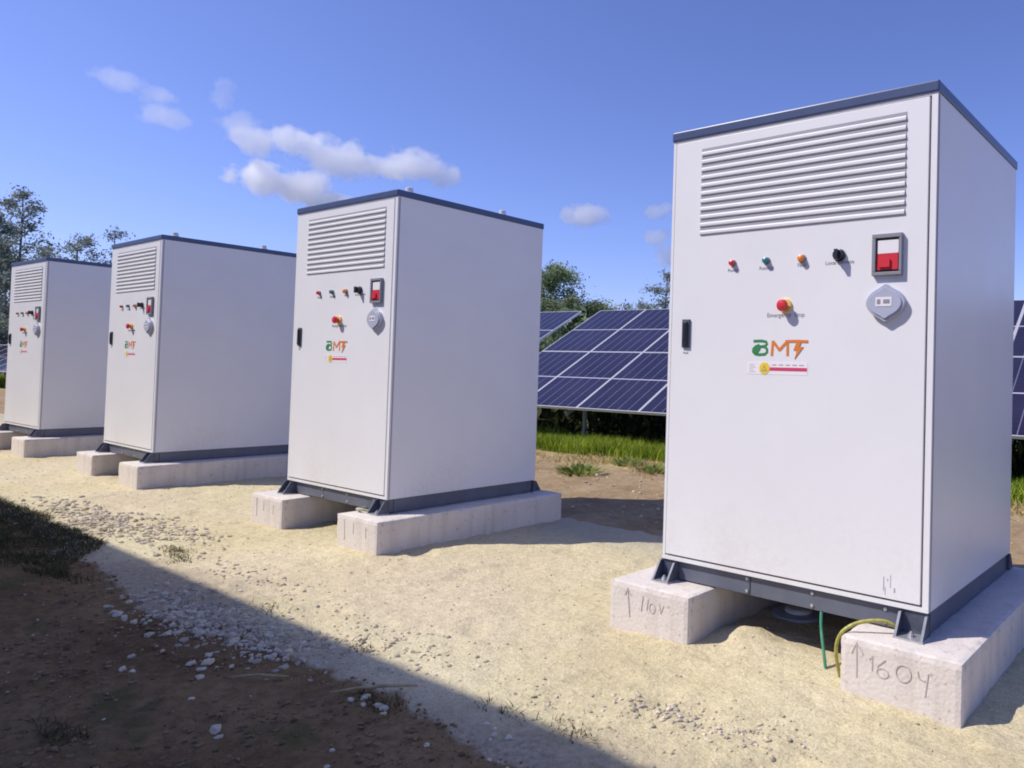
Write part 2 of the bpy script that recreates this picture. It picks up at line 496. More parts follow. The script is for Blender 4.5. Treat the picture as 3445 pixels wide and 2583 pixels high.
def stone_material():
    m = bpy.data.materials.new('stone')
    m.use_nodes = True
    nt = m.node_tree; L = nt.links.new
    b = nt.nodes['Principled BSDF']; b.inputs['Roughness'].default_value = 0.9; b.inputs['Specular IOR Level'].default_value = 0.15
    g = nt.nodes.new('ShaderNodeNewGeometry')
    r = nt.nodes.new('ShaderNodeValToRGB')
    e = r.color_ramp.elements
    e[0].color = (0.36, 0.31, 0.23, 1); e[1].color = (0.66, 0.58, 0.44, 1)
    e.new(0.5).color = (0.50, 0.43, 0.32, 1)
    L(g.outputs['Random Per Island'], r.inputs['Fac'])
    n = nt.nodes.new('ShaderNodeTexNoise'); n.inputs['Scale'].default_value = 90
    L(g.outputs['Position'], n.inputs['Vector'])
    mx = nt.nodes.new('ShaderNodeMix'); mx.data_type = 'RGBA'; mx.blend_type = 'OVERLAY'; mx.inputs['Factor'].default_value = 0.4
    L(r.outputs['Color'], mx.inputs['A']); L(n.outputs['Color'], mx.inputs['B'])
    L(mx.outputs['Result'], b.inputs['Base Color'])
    return m
M_STONE = stone_material()

def scatter(name, pts):
    # mixed sizes, half sunk
    vs, fs, n = [], [], 0
    for x, y, s in pts:
        v, F = rock(s)
        v = v + np.array([x, y, ground_h(x, y) + s * 0.12])
        vs.append(v); fs.append(F + n); n += len(v)
    me = bpy.data.meshes.new(name)
    me.from_pydata(np.concatenate(vs).tolist(), [], np.concatenate(fs).tolist())
    return me

def in_block(x, y):
    for cx, cy, _ in CABS:
        if cy - FO - 0.03 < y < cy + D_ + BO + 0.03 and (cx + LO - 0.03 < x < cx + LO + WB + 0.03 or cx + RO - WB - 0.03 < x < cx + RO + 0.03):
            return True
    return False
pts = []
def cluster(cx, cy, sx, sy, n, s0, s1, rot=0.0):
    c, s = math.cos(rot), math.sin(rot)
    for _ in range(n):
        a, b = rng.gauss(0, sx), rng.gauss(0, sy)
        x, y = cx + a * c - b * s, cy + a * s + b * c
        if not in_block(x, y): pts.append((x, y, s0 * 0.4 + (s1 * 0.9 - s0 * 0.4) * rng.random() ** 2.6))
cluster(-6.7, 2.02, 0.55, 0.11, 1100, 0.012, 0.032)          # row of stones beside the shadow line
cluster(-5.9, 2.25, 0.35, 0.08, 420, 0.010, 0.026)
cluster(-3.85, 1.58, 0.28, 0.10, 1000, 0.010, 0.026)         # grey heap in the shade
cluster(-3.35, 1.62, 0.22, 0.07, 600, 0.009, 0.024)
cluster(-3.0, 1.78, 0.25, 0.05, 220, 0.008, 0.020)
cluster(-2.9, 1.98, 0.28, 0.06, 200, 0.007, 0.018)
cluster(-4.4, 2.05, 0.5, 0.08, 260, 0.007, 0.018)
cluster(-1.62, 2.13, 0.10, 0.05, 170, 0.005, 0.017)         # pale crumbs in the sun
cluster(-1.42, 2.16, 0.16, 0.06, 240, 0.005, 0.016)
cluster(-1.22, 2.22, 0.14, 0.07, 140, 0.004, 0.012)
cluster(-1.9, 1.95, 0.3, 0.06, 110, 0.006, 0.014)
for _ in range(5200):                                       # thin sprinkle over the whole bed
    x, y = rng.uniform(-13, -0.2), rng.uniform(1.55, 4.35)
    if y > edge_front(x) and not in_block(x, y): pts.append((x, y, rng.choice((0.003, 0.004, 0.005, 0.005, 0.008))))
for _ in range(260):
    x, y = rng.uniform(-9, -1.2), rng.uniform(0.4, 1.6)
    pts.append((x, y, 0.003 + 0.008 * rng.random() ** 3))
for _ in range(500):
    x, y = rng.uniform(-9, 2), rng.uniform(4.4, 7.5)
    pts.append((x, y, rng.uniform(0.006, 0.025)))
tag(obj('gravel', scatter('gravel', pts), M_STONE), kind='stuff', label='pale crushed stone strewn over the sand bed and along its edge', cat='gravel')

pts = []
while len(pts) < 13000:
    x, y = rng.uniform(-9, -1.0), rng.uniform(0.35, 1.95)
    if y > edge_front(x) + 0.03: continue
    if noise.noise((x * 2.2, y * 3.0, 4)) < -0.12 and rng.random() < 0.8: continue
    pts.append((x, y, 0.0025 + 0.012 * rng.random() ** 4))
M_CLOD = leafmat('soil_clod', (0.14, 0.090, 0.044), (0.27, 0.18, 0.09), 0.0, 3.0)
tag(obj('soil_crumbs', scatter('soil_crumbs', pts), M_CLOD), kind='stuff', label='crumbs of brown soil covering the shaded foreground', cat='soil crumbs')

# single stones one can count on the shaded soil
single = [(-2.50, 1.585, .022), (-2.46, 1.555, .018), (-2.53, 1.55, .016), (-2.41, 1.58, .020), (-2.37, 1.575, .017), (-2.34, 1.555, .014),
          (-4.16, 1.37, .030), (-4.06, 1.36, .026), (-3.30, 1.40, .024), (-3.22, 1.36, .028), (-3.27, 1.33, .022), (-3.19, 1.33, .02), (-3.13, 1.30, .022),
          (-3.55, 1.22, .020), (-3.42, 1.15, .028), (-3.36, 1.16, .022), (-2.66, 1.16, .026), (-2.62, 1.15, .016),
          (-1.98, 1.70, .013), (-1.93, 1.69, .012), (-1.90, 1.665, .014), (-1.89, 1.64, .011), (-1.85, 1.68, .015), (-1.80, 1.56, .011),
          (-1.72, 1.56, .013), (-2.02, 1.50, .014), (-2.95, 1.20, .015), (-2.25, 1.32, .013), (-2.15, 1.25, .012), (-3.7, 1.40, .02)]
for k, (x, y, s) in enumerate(single):
    v, F = rock(s * 0.9, 2, 100 + k)
    me = bpy.data.meshes.new('stone')
    me.from_pydata(v.tolist(), [], F.tolist())
    o = obj('stone', me, M_STONE, loc=(x, y, ground_h(x, y) + s * 0.18))
    tag(o, 'small pale stone lying loose on the dark shaded soil', 'stone', 'pale stones on the shaded soil')

# ------------------------------------------------------------------ grass and weeds
def blades(name, spots, m, lean=0.35):
    """spots: (x, y, height, width)"""
    n = len(spots)
    S = np.array(spots)
    z = np.array([ground_h(a, b) for a, b in S[:, :2]]) - 0.01
    a = nr.uniform(0, 2 * np.pi, n); t = nr.normal(0, lean, (n, 2))
    base = np.stack([S[:, 0], S[:, 1], z], 1)
    side = np.stack([np.cos(a), np.sin(a), np.zeros(n)], 1) * (S[:, 3:4] / 2)
    up = np.stack([t[:, 0] * S[:, 2], t[:, 1] * S[:, 2], S[:, 2]], 1)
    mid = base + up * 0.55 * np.array([0.6, 0.6, 1.0]); tip = base + up
    v = np.stack([base - side, base + side, mid + side * 0.7, mid - side * 0.7, tip], 1).reshape(-1, 3)
    k = np.arange(n)[:, None] * 5
    fs = (k + np.array([[0, 1, 2, 3]])).tolist() + (k + np.array([[3, 2, 4]])).tolist()
    me = bpy.data.meshes.new(name)
    me.from_pydata(v.tolist(), [], fs)
    me.materials.append(m)
    return me

sp = []
def wedge(x, y):        # only grass that shows between or beside the cabinets needs its blades
    return -17 < x < -4.5 or x > -2 or x < -26
while len(sp) < 46000:
    x = rng.uniform(-15, 4)
    y = rng.triangular(7.3, 9.3, 8.1)
    lim = 7.75 + 0.22 * noise.noise((x * 0.7, 2, 0)) + 0.25 * noise.noise((x * 2.3, 5, 0))
    if y < lim and rng.random() > 0.05: continue
    h = rng.uniform(0.12, 0.30) * (0.85 + 0.5 * noise.noise((x * 0.8, y * 0.8, 1)))
    if wedge(x, y): sp.append((x, y, max(h, 0.06), rng.uniform(0.010, 0.020)))
for _ in range(9000):
    x, y = rng.uniform(-42, -26), rng.uniform(7.5, 12)
    sp.append((x, y, rng.uniform(0.15, 0.4), 0.03))
tag(obj('grass', blades('grass', sp, M_GRASS)), kind='stuff', label='bright green grass growing in front of the solar panels', cat='grass')
sp = []
for _ in range(9000):
    x, y = rng.uniform(-13, 3), rng.gauss(7.35, 0.35)
    if noise.noise((x * 1.1, y * 1.8, 3)) > -0.05 and 6.5 < y < 8.2: sp.append((x, y, rng.uniform(0.03, 0.10), 0.012))
tag(obj('dry_grass', blades('dry_grass', sp, M_STRAW, 1.3)), kind='stuff', label='yellow dry grass littering the dirt before the green strip', cat='dry grass')
sp = []
while len(sp) < 26000:
    x, y = rng.uniform(-9.8, -4.9), rng.uniform(1.0, 2.0)
    top = 1.84 + 0.10 * noise.noise((x * 1.6, 2, 0)) - 0.35 * sm(-5.9, -5.1, x)
    bot = 1.16 + 0.16 * noise.noise((x * 1.3, 6, 0)) + 0.25 * sm(-6.0, -5.0, x)
    if not bot < y < top: continue
    if noise.noise((x * 3, y * 5, 8)) < -0.25 and rng.random() < 0.8: continue
    sp.append((x, y, rng.uniform(0.012, 0.05), 0.006))
for cx, cy, n in ((-2.02, 1.80, 60), (-1.72, 1.84, 90), (-3.7, 1.84, 70), (-5.25, 2.02, 220), (-5.05, 1.95, 150), (-2.43, 1.60, 160), (-2.95, 1.83, 60), (-4.55, 0.85, 300), (-3.0, 0.85, 260)):
    for _ in range(n): sp.append((rng.gauss(cx, 0.07), rng.gauss(cy, 0.03), rng.uniform(0.012, 0.04), 0.005))
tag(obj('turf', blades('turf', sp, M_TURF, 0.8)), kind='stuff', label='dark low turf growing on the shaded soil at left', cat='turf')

def weed(x, y, r, h, n, label):
    bm = MB()
    for _ in range(n):
        a = rng.uniform(0, 6.283); d = r * math.sqrt(rng.random()); L = h * rng.uniform(0.5, 1.0) * (1.15 - 0.6 * d / r)
        b = Vector((d * math.cos(a) * 0.55, d * math.sin(a) * 0.55, -0.02))
        tip = Vector((d * math.cos(a), d * math.sin(a), L))
        mid = b.lerp(tip, 0.6) + Vector((0, 0, L * 0.2))
        s = Vector((-math.sin(a + rng.uniform(-1, 1)), math.cos(a + rng.uniform(-1, 1)), 0)) * rng.uniform(0.010, 0.022)
        bm.add([b - s * 0.3, b + s * 0.3, mid + s, mid - s, tip], [(0, 1, 2, 3), (3, 2, 4)])
    o = obj('weed', bm.mesh('weed', fix=False), M_WEED, loc=(x, y, ground_h(x, y)))
    tag(o, label, 'weed')
weed(-5.95, 6.35, 0.36, 0.12, 120, 'broad green weed clump alone on the bare dirt, nearest to the concrete block')
weed(-6.05, 7.30, 0.28, 0.13, 90, 'green weed tuft at the edge of the yellow dry grass, middle of the gap')
weed(-5.45, 7.05, 0.26, 0.11, 80, 'small green weed tuft close beside the foot of the nearest cabinet')
weed(-8.6, 8.6, 0.05, 0.62, 40, 'tall thin yellow green weed stalk standing before the dark panel shade')

# dry stalk lying on the soil
def dry_stalk(pts_, rad, label):
    mb = MB().tube([(x, y, ground_h(x, y) + dz) for x, y, dz in pts_], rad, 6)
    tag(obj('dry_stalk', mb.mesh('dry_stalk', smooth=True), mat('stalk', (0.42, 0.33, 0.17), 0.8, var=0.3, vscale=30)), label, 'stalk')
dry_stalk([(-2.63, 1.53, .012), (-2.55, 1.60, .02), (-2.47, 1.66, .025), (-2.40, 1.73, .015)], [.004, .006, .006, .004], 'pale dry stalk lying across the shaded soil near stones')
dry_stalk([(-3.02, 1.36, .01), (-2.94, 1.42, .02), (-2.87, 1.50, .012)], [.003, .005, .003], 'shorter dry stalk lying by the dark hollow in soil')

# ------------------------------------------------------------------ cabinets
ZF = HB       # block top, where the cabinets stand

def build_cabinet():
    """origin: front right lower corner of the body's base, front looks to -y"""
    root = empty('electrical_cabinet')
    w, d, b, h = W_, D_, B_, H_
    # body shell: sides, back, floor and the frame round the door
    mb = MB()
    mb.box(-w, 0.020, b, 0, d, b + h)
    mb.box(-w, 0.0, b, -w + 0.014, 0.020, b + h).box(-0.024, 0.0, b, 0, 0.020, b + h)
    mb.box(-w + 0.014, 0.0, b, -0.024, 0.020, b + 0.018).box(-w + 0.014, 0.0, b + h - 0.010, -0.024, 0.020, b + h)
    body = obj('body', mb.mesh('body'), M_WHITE, root)
    mb = MB().box(-w + 0.014, 0.016, b + 0.018, -0.024, 0.0198, b + h - 0.010)
    obj('door_seal', mb.mesh('door_seal'), M_GAP, root)
    # side panel seam strip at the corner
    mb = MB().box(0.0002, 0.012, b + 0.004, 0.003, 0.020, b + h - 0.002)
    obj('corner_seam', mb.mesh('corner_seam'), M_FAINT, root)
    # door
    mb = MB().box(-w + 0.019, -0.003, b + 0.026, -0.031, 0.015, b + h - 0.014)
    door = obj('door', mb.mesh('door', 0.002, 2), M_WHITE, root)
    Y = -0.003
    # louvre: dark backing and eleven pressed slats
    x0, x1, z0, z1 = -1.104, -0.120, 1.628, 2.037
    lv = MB()
    lv.box(x0, Y - 0.0015, z0, x1, Y + 0.001, z1, 1)
    n = 11
    p = (z1 - z0) / n
    for k in range(n):
        za = z0 + k * p
        zl, zm, zu = za + 0.04 * p, za + 0.30 * p, za + 0.60 * p
        q = [(Y - 0.002, zu), (Y - 0.0075, zm + 0.10 * p), (Y - 0.0075, zl + 0.004), (Y - 0.002, zl)]
        vs = [(x0 + .002, yy, zz) for yy, zz in q] + [(x1 - .002, yy, zz) for yy, zz in q]
        lv.add(vs, [(0, 4, 5, 1), (1, 5, 6, 2), (2, 6, 7, 3), (0, 1, 2, 3), (7, 6, 5, 4)])
    obj('louvre', lv.mesh('louvre'), [M_LOUV, M_SLATGAP], door)
    # indicator lamps, selector and emergency stop
    def lamp(name, x, z, r, mcol, out):
        m_ = MB()
        m_.lathe([(r * 1.25, 0), (r * 1.25, 0.006), (r, 0.008)], 24, 1)
        m_.lathe([(r, 0.007), (r, out * 0.6), (r * 0.85, out * 0.9), (r * 0.4, out)], 24, 0)
        return obj(name, m_.mesh(name, smooth=False), [mcol, M_WINDOW], door, (x, Y, z))
    lamp('indicator_lamp', -0.915, 1.486, 0.013, M_RED, 0.026)
    lamp('indicator_lamp', -0.740, 1.486, 0.014, M_TEAL, 0.026)
    lamp('indicator_lamp', -0.566, 1.484, 0.015, M_ORANGE, 0.026)
    s = MB()
    s.lathe([(0.026, 0), (0.026, 0.012), (0.021, 0.014), (0.020, 0.03)], 28)
    s.box(-0.007, -0.045, -0.021, 0.007, -0.028, 0.021)
    obj('selector_switch', s.mesh('selector_switch'), M_BLACK, door, (-0.393, Y, 1.486))
    e = MB()
    e.lathe([(0.031, 0), (0.031, 0.008), (0.028, 0.010), (0.017, 0.011)], 32, 1)
    e.lathe([(0.015, 0.010), (0.015, 0.024), (0.025, 0.028), (0.026, 0.037), (0.021, 0.045), (0.009, 0.048)], 32, 0)
    obj('emergency_stop', e.mesh('emergency_stop'), [M_RED, M_YELLOW], door, (-0.640, Y, 1.284))
    for x, z, t_, sz in ((-0.915, 1.447, 'Power', 0.021), (-0.740, 1.447, 'Running', 0.023), (-0.566, 1.450, 'Fault', 0.023),
                         (-0.393, 1.450, 'Local Remote', 0.023), (-0.640, 1.236, 'Emergency  Stop', 0.027), (-1.167, 1.072, 'Push', 0.016)):
        obj('caption', text_mesh('caption', t_, sz), M_INK, door, (x, Y - 0.0006, z), (R(90), 0, 0))
    # breaker window with its red and white switch
    f = MB()
    cx, cz = -0.185, 1.474
    for (a0, b0, a1, b1) in ((-.062, -.083, .062, -.069), (-.062, .066, .062, .083), (-.062, -.069, -.046, .066), (.050, -.069, .062, .066)):
        f.box(a0, -0.020, b0, a1, 0.0, b1)
    win = obj('switch_window', f.mesh('switch_window', 0.002, 1), M_WINDOW, door, (cx, Y, cz))
    f = MB().box(-.046, -0.004, -.069, .050, -0.0004, .066, 0)
    f.box(-.040, -0.013, .004, .047, -0.004, .058, 1)
    f.box(-.038, -0.018, -.062, .047, -0.004, .003, 2)
    f.box(-.030, -0.026, -.052, .016, -0.018, -.020, 2)
    obj('rocker_switch', f.mesh('rocker_switch', 0.0008, 1), [M_BLACK, M_WHITEPL, M_RED], door, (cx, Y, cz))
    # round grey socket cover with two pointed lugs
    out = []
    N = 64
    for k in range(N):
        a = 2 * math.pi * k / N
        ca, sa = math.cos(a), math.sin(a)
        r = 1 / (abs(ca) ** 1.75 + abs(sa) ** 1.75) ** (1 / 1.75)
        x_, z_ = 0.080 * r * ca, 0.064 * r * sa
        bump = 0.011 * math.exp(-(x_ / 0.016) ** 2)
        z_ += bump * (1 if sa > 0 else -1)
        out.append((x_, z_))
    so = MB().prism(out, -0.024, 0.0)
    inner = [(x_ * 0.86, z_ * 0.84) for x_, z_ in out]
    so.prism(inner, -0.030, -0.0235)
    soc = obj('socket_cover', so.mesh('socket_cover', 0.0015, 1), M_SOCKET, door, (-0.186, Y, 1.281))
    q = MB().box(-.036, -.0315, -.014, .030, -.0302, .022, 0)
    q.box(-.030, -.0325, -.005, -.016, -.0316, .014, 1).box(-.004, -.0325, -.003, .022, -.0316, .013, 1)
    obj('socket_label', q.mesh('socket_label'), [M_WHITEPL, M_INK], door, (-0.186, Y, 1.281))
    # recessed swing handle
    hd = MB().box(-.021, -.010, -.067, .021, 0, .067, 1).box(-.013, -.018, -.056, .012, -.010, .056, 0).box(-.006, -.021, -.030, .006, -.018, .050, 0)
    obj('handle', hd.mesh('handle', 0.003, 2), [M_BLACK, M_HANDLE], door, (-1.166, Y, 1.168))
    # emblem: green B, orange M, T with a lightning bolt
    def PX(x, y): return (-0.805 + (x - 598) * 0.000555, 1.137 - (y - 1022) * 0.00048)
    lg = MB()
    st = 0.0125
    ribbon(lg, [PX(*q_) for q_ in ((612, 1034), (690, 1032), (728, 1040), (736, 1060), (722, 1078), (690, 1084))], st, mi=0)
    ribbon(lg, [PX(*q_) for q_ in ((655, 1082), (718, 1086), (738, 1108), (738, 1136), (718, 1154), (664, 1158), (630, 1152), (611, 1132), (612, 1106), (634, 1084), (668, 1070))], st, mi=0)
    lg.prism([PX(*q_) for q_ in ((624, 1146), (616, 1112), (646, 1086), (680, 1078), (676, 1110), (660, 1136))], -0.0019, 0.0004, 0)
    ribbon(lg, [PX(782, 1168), PX(790, 1030)], st * 1.0, mi=1)
    ribbon(lg, [PX(790, 1034), PX(852, 1118)], st * 1.0, -0.0010, mi=1)
    ribbon(lg, [PX(846, 1118), PX(918, 1034)], st * 1.0, -0.0012, mi=1)
    ribbon(lg, [PX(920, 1030), PX(922, 1168)], st * 1.0, mi=1)
    ribbon(lg, [PX(900, 1036), PX(1000, 1034), PX(1096, 1038)], st * 0.95, -0.0014, mi=1)
    lg.prism([PX(*q_) for q_ in ((1000, 1040), (1040, 1042), (1024, 1084), (1058, 1086), (984, 1194), (1004, 1116), (972, 1114))], -0.0028, 0.0004, 1)
    obj('emblem', lg.mesh('emblem'), [M_GREEN, M_LOGOR], door, (0, Y, 0))
    # warning sticker: white strip, yellow sign, red bar
    sk = MB().box(-0.828, -0.0008, 0.986, -0.529, 0.0004, 1.041, 0)
    sk.box(-0.712, -0.0014, 1.002, -0.531, -0.0009, 1.017, 1)
    star = []
    for k in range(24):
        a = 2 * math.pi * k / 24
        r = 0.029 if k % 2 == 0 else 0.023
        star.append((-0.738 + r * math.cos(a), 1.012 + r * math.sin(a)))
    sk.prism(star, -0.0020, -0.0010, 2)
    sk.prism([(-0.752, 1.000), (-0.724, 1.000), (-0.738, 1.026)], -0.0026, -0.0021, 3)
    sk.prism([(-0.746, 1.003), (-0.730, 1.003), (-0.738, 1.019)], -0.0030, -0.0027, 2)
    for k, wd in enumerate((.024, .030, .020, .028)):
        sk.box(-0.814, -0.0012, 1.026 - k * 0.010, -0.814 + wd, -0.0009, 1.0285 - k * 0.010, 4)
    for k in range(5):
        sk.box(-0.700 + k * .033, -0.0012, 1.025, -0.700 + k * .033 + .022, -0.0009, 1.030, 4)
    obj('sticker', sk.mesh('sticker'), [M_STICK, M_STRED, M_STYEL, M_INK, M_FAINT], door, (0, Y, 0))
    # roof cap with rolled drip edge
    mb = MB().box(-w - 0.006, -0.008, b + h, 0.006, d + 0.006, b + h + T_)
    obj('roof_cap', mb.mesh('roof_cap', 0.006, 2), M_ROOF, root)
    for x in (-w + 0.07, -0.07):
        for y in (0.13, d - 0.36):
            lu = MB()
            lu.lathe([(0.036, 0), (0.036, 0.012), (0.026, 0.016), (0.025, 0.042), (0.015, 0.048)], 16, 0, Matrix.Rotation(R(-90), 4, 'X'))
            obj('lifting_plug', lu.mesh('lifting_plug', smooth=False), M_LUG, root, (x, y, b + h + T_ - 0.001))
    # base frame
    mb = MB()
    xa, xb, xc = -0.797, -0.20, -0.012
    mb.box(-w + 0.012, 0.022, 0.006, xa - 0.002, 0.06, b - 0.001)
    mb.box(xa + 0.002, 0.020, 0.006, xc, 0.06, b - 0.001)
    mb.box(-w + 0.012, d - 0.06, 0.006, -0.012, d - 0.020, b - 0.001)
    mb.box(-0.060, 0.0605, 0.003, -0.008, d - 0.0605, b - 0.0015)
    mb.box(-w + 0.008, 0.0605, 0.003, -w + 0.060, d - 0.0605, b - 0.0015)
    mb.box(-w + 0.0605, 0.0605, b - 0.012, -0.0605, d - 0.0605, b - 0.002)
    base = obj('base_frame', mb.mesh('base_frame', 0.003, 1), M_NAVY, root)
    for x, z in ((-0.812, 0.078), (-0.812, 0.024), (-0.493, 0.075), (-0.493, 0.024), (-0.175, 0.075), (-0.175, 0.024)):
        bo = MB().lathe([(0.0075, 0), (0.0075, 0.006), (0.004, 0.007)], 8)
        obj('bolt', bo.mesh('bolt'), M_ZINC, base, (x, 0.021, z))
    # foot brackets with two gussets each
    for sx in (0, 1):
        for sy in (0, 1):
            fb = MB()
            X0, X1 = (-w - 0.012, -w + 0.085) if sx == 0 else (-0.112, 0.004)
            ya, yb = (-0.070, 0.0195) if sy == 0 else (d - 0.0195, d + 0.070)
            fb.box(X0, ya, 0.0, X1, yb, 0.007, 1)
            fb.box(X0, (0.010 if sy == 0 else d - 0.019), 0.0072, X1, (0.019 if sy == 0 else d - 0.010), b - 0.003, 0)
            for xg in (X0 + 0.002, X1 - 0.012):
                yy, yo, yt = (0.0098, -0.066, -0.014) if sy == 0 else (d - 0.0098, d + 0.066, d + 0.014)
                g = [(yy, 0.0074), (yo, 0.0074), (yt, b - 0.008), (yy, b - 0.008)]
                fb.add([(xg, a_, c_) for a_, c_ in g] + [(xg + 0.010, a_, c_) for a_, c_ in g],
                       [(0, 1, 2, 3), (7, 6, 5, 4), (0, 4, 5, 1), (1, 5, 6, 2), (2, 6, 7, 3), (3, 7, 4, 0)], 0)
            fb.lathe([(0.012, 0.007), (0.012, 0.018), (0.006, 0.018), (0.006, 0.026)], 10, 1,
                     Matrix.Translation(((X0 + X1) / 2, -0.030 if sy == 0 else d + 0.030, 0)) @ Matrix.Rotation(R(-90), 4, 'X'))
            obj('foot_bracket', fb.mesh('foot_bracket'), [M_STEEL, M_ZINC], root)
    return root

cab_labels = ['white metal cabinet nearest the camera, largest in view, yellow cable at its foot',
              'white metal cabinet second from the camera, its whole side in view left of the panels',
              'white metal cabinet standing third from the camera, its side cut off by the middle one',
              'smallest white metal cabinet, farthest in the row under the tall tree']
proto = build_cabinet()
cabs = []
for k, (x, y, a) in enumerate(CABS):
    o = proto if k == 0 else copy_tree(proto)
    o.location = (x, y, ZF)
    o.rotation_euler = (0, 0, a)
    tag(o, cab_labels[k], 'cabinet', 'electrical cabinets in a row')
    cabs.append(o)
# dirt scuffs low on the nearest door
door_a = [c for c in cabs[0].children if c.name.startswith('door') and 'seal' not in c.name][0]
sc = MB()
for x, z0, z1, wd in ((-0.178, 0.150, 0.205, .004), (-0.171, 0.135, 0.165, .003), (-0.150, 0.165, 0.215, .003), (-0.135, 0.150, 0.168, .006), (-0.162, 0.190, 0.200, .004)):
    sc.box(x, -0.0006, z0, x + wd, 0.0002, z1)
obj('scuff', sc.mesh('scuff'), M_FAINT, door_a, (0, -0.003, 0))

# ------------------------------------------------------------------ concrete blocks
def block_mesh(seed):
    """a cast block: slightly wavy faces, worn and chipped arrises"""
    lo, hi = Vector((0, -FO, -0.12)), Vector((WB, D_ + BO, HB))
    bm = bmesh.new()
    bmesh.ops.create_cube(bm, size=1.0)
    for v in bm.verts:
        v.co = Vector([lo[i] + (v.co[i] + 0.5) * (hi[i] - lo[i]) for i in range(3)])
    st = 0.022
    for ax_ in range(3):
        n_ = int((hi[ax_] - lo[ax_]) / st)
        nrm = Vector([1.0 if i == ax_ else 0.0 for i in range(3)])
        for k in range(1, n_):
            co = Vector(lo); co[ax_] = lo[ax_] + (hi[ax_] - lo[ax_]) * k / n_
            bmesh.ops.bisect_plane(bm, geom=list(bm.verts) + list(bm.edges) + list(bm.faces), plane_co=co, plane_no=nrm, dist=1e-6)
    mid = (lo + hi) / 2
    for v in bm.verts:
        p = v.co.copy()
        q = p * 9 + Vector((seed * 7.3, 0, seed * 3.1))
        on = [i for i in range(3) if abs(p[i] - lo[i]) < 1e-4 or abs(p[i] - hi[i]) < 1e-4]
        wob = 0.0016 * noise.noise(p * 5 + Vector((seed, 0, 0)))
        chip = 0.0
        if len(on) >= 2:
            chip = 0.0035 + 0.010 * max(0.0, noise.noise(q * 1.6) - 0.15) + 0.004 * max(0.0, noise.noise(q * 4))
        for i in on:
            v.co[i] += (chip - wob if abs(p[i] - lo[i]) < 1e-4 else -chip + wob)
    me = bpy.data.meshes.new('concrete_block')
    bm.to_mesh(me); bm.free()
    return me
blk_names = ['nearest cabinet', 'middle cabinet', 'third cabinet', 'farthest cabinet']
blk_lab = [('concrete block with faint arrow marks under the nearest cabinet, on its handle side', 'concrete block pencilled with arrow and 1604 under the nearest cabinet, beside yellow cable'),
           ('short-looking concrete block under the handle side of the middle cabinet, shaded hollow beside it', 'long concrete block under the middle cabinet, shown end to end, its side streaked'),
           ('concrete block under the handle side of the third cabinet, half hidden', 'long concrete block under the third cabinet, running behind the middle cabinet'),
           ('concrete block at the photo\'s left edge under the farthest cabinet', 'concrete block under the farthest cabinet, on the side facing the row')]
blocks = []
for k, (x, y, a) in enumerate(CABS):
    for s, lx in enumerate((LO, RO - WB)):
        o = obj('concrete_block', block_mesh(k * 2 + s + 1), M_CONC, loc=(x + math.cos(a) * lx, y + math.sin(a) * lx, 0), rot=(0, 0, a))
        tag(o, blk_lab[k][s], 'concrete block', 'concrete blocks carrying the cabinets')
        blocks.append(o)
M_PENCIL = mat('pencil', (0.51, 0.46, 0.43), 0.9)
def marks(parent, strokes, w=0.0045):
    for q in strokes:
        obj('pencil_mark', ribbon(MB(), q, w, -FO - 0.0022, -FO + 0.004).mesh('pencil_mark'), M_PENCIL, parent)
def circ(cx, cz, rx, rz, a0=0, a1=360, n=16):
    return [(cx + rx * math.cos(R(a0 + (a1 - a0) * i / n)), cz + rz * math.sin(R(a0 + (a1 - a0) * i / n))) for i in range(n + 1)]
# local x from the block's left edge; A right block: arrow and 1604
ox = 0.2796
def S(pts_): return [(x + ox, z + HB) for x, z in pts_]
marks(blocks[1], [S([(-0.208, -0.140), (-0.211, -0.012)]), S([(-0.230, -0.055), (-0.211, -0.012), (-0.184, -0.048)]),
                  S([(-0.160, -0.062), (-0.148, -0.048), (-0.148, -0.100)]),
                  S([(-0.098, -0.050), (-0.125, -0.076), (-0.130, -0.100)]), S(circ(-0.108, -0.100, 0.022, 0.017)),
                  S(circ(-0.030, -0.082, 0.028, 0.030)),
                  S([(0.022, -0.060), (0.026, -0.084), (0.050, -0.090)]), S([(0.060, -0.062), (0.050, -0.145)])])
ox = 1.4488
marks(blocks[0], [S([(-1.322, -0.150), (-1.338, -0.020)]), S([(-1.352, -0.055), (-1.338, -0.020), (-1.318, -0.050)]),
                  S([(-1.245, -0.040), (-1.255, -0.110)]), S([(-1.215, -0.050), (-1.222, -0.100)]), S(circ(-1.19, -0.085, 0.016, 0.022)), S([(-1.150, -0.055), (-1.140, -0.100), (-1.125, -0.060)])], 0.004)
M_PENCIL = mat('pencil_faint', (0.50, 0.45, 0.43), 0.9)
for bl in (blocks[2], blocks[3]):
    marks(bl, [[(0.10, 0.05), (0.095, 0.18)], [(0.20, 0.10), (0.20, 0.17)], [(0.34, 0.09), (0.335, 0.16)]], 0.004)

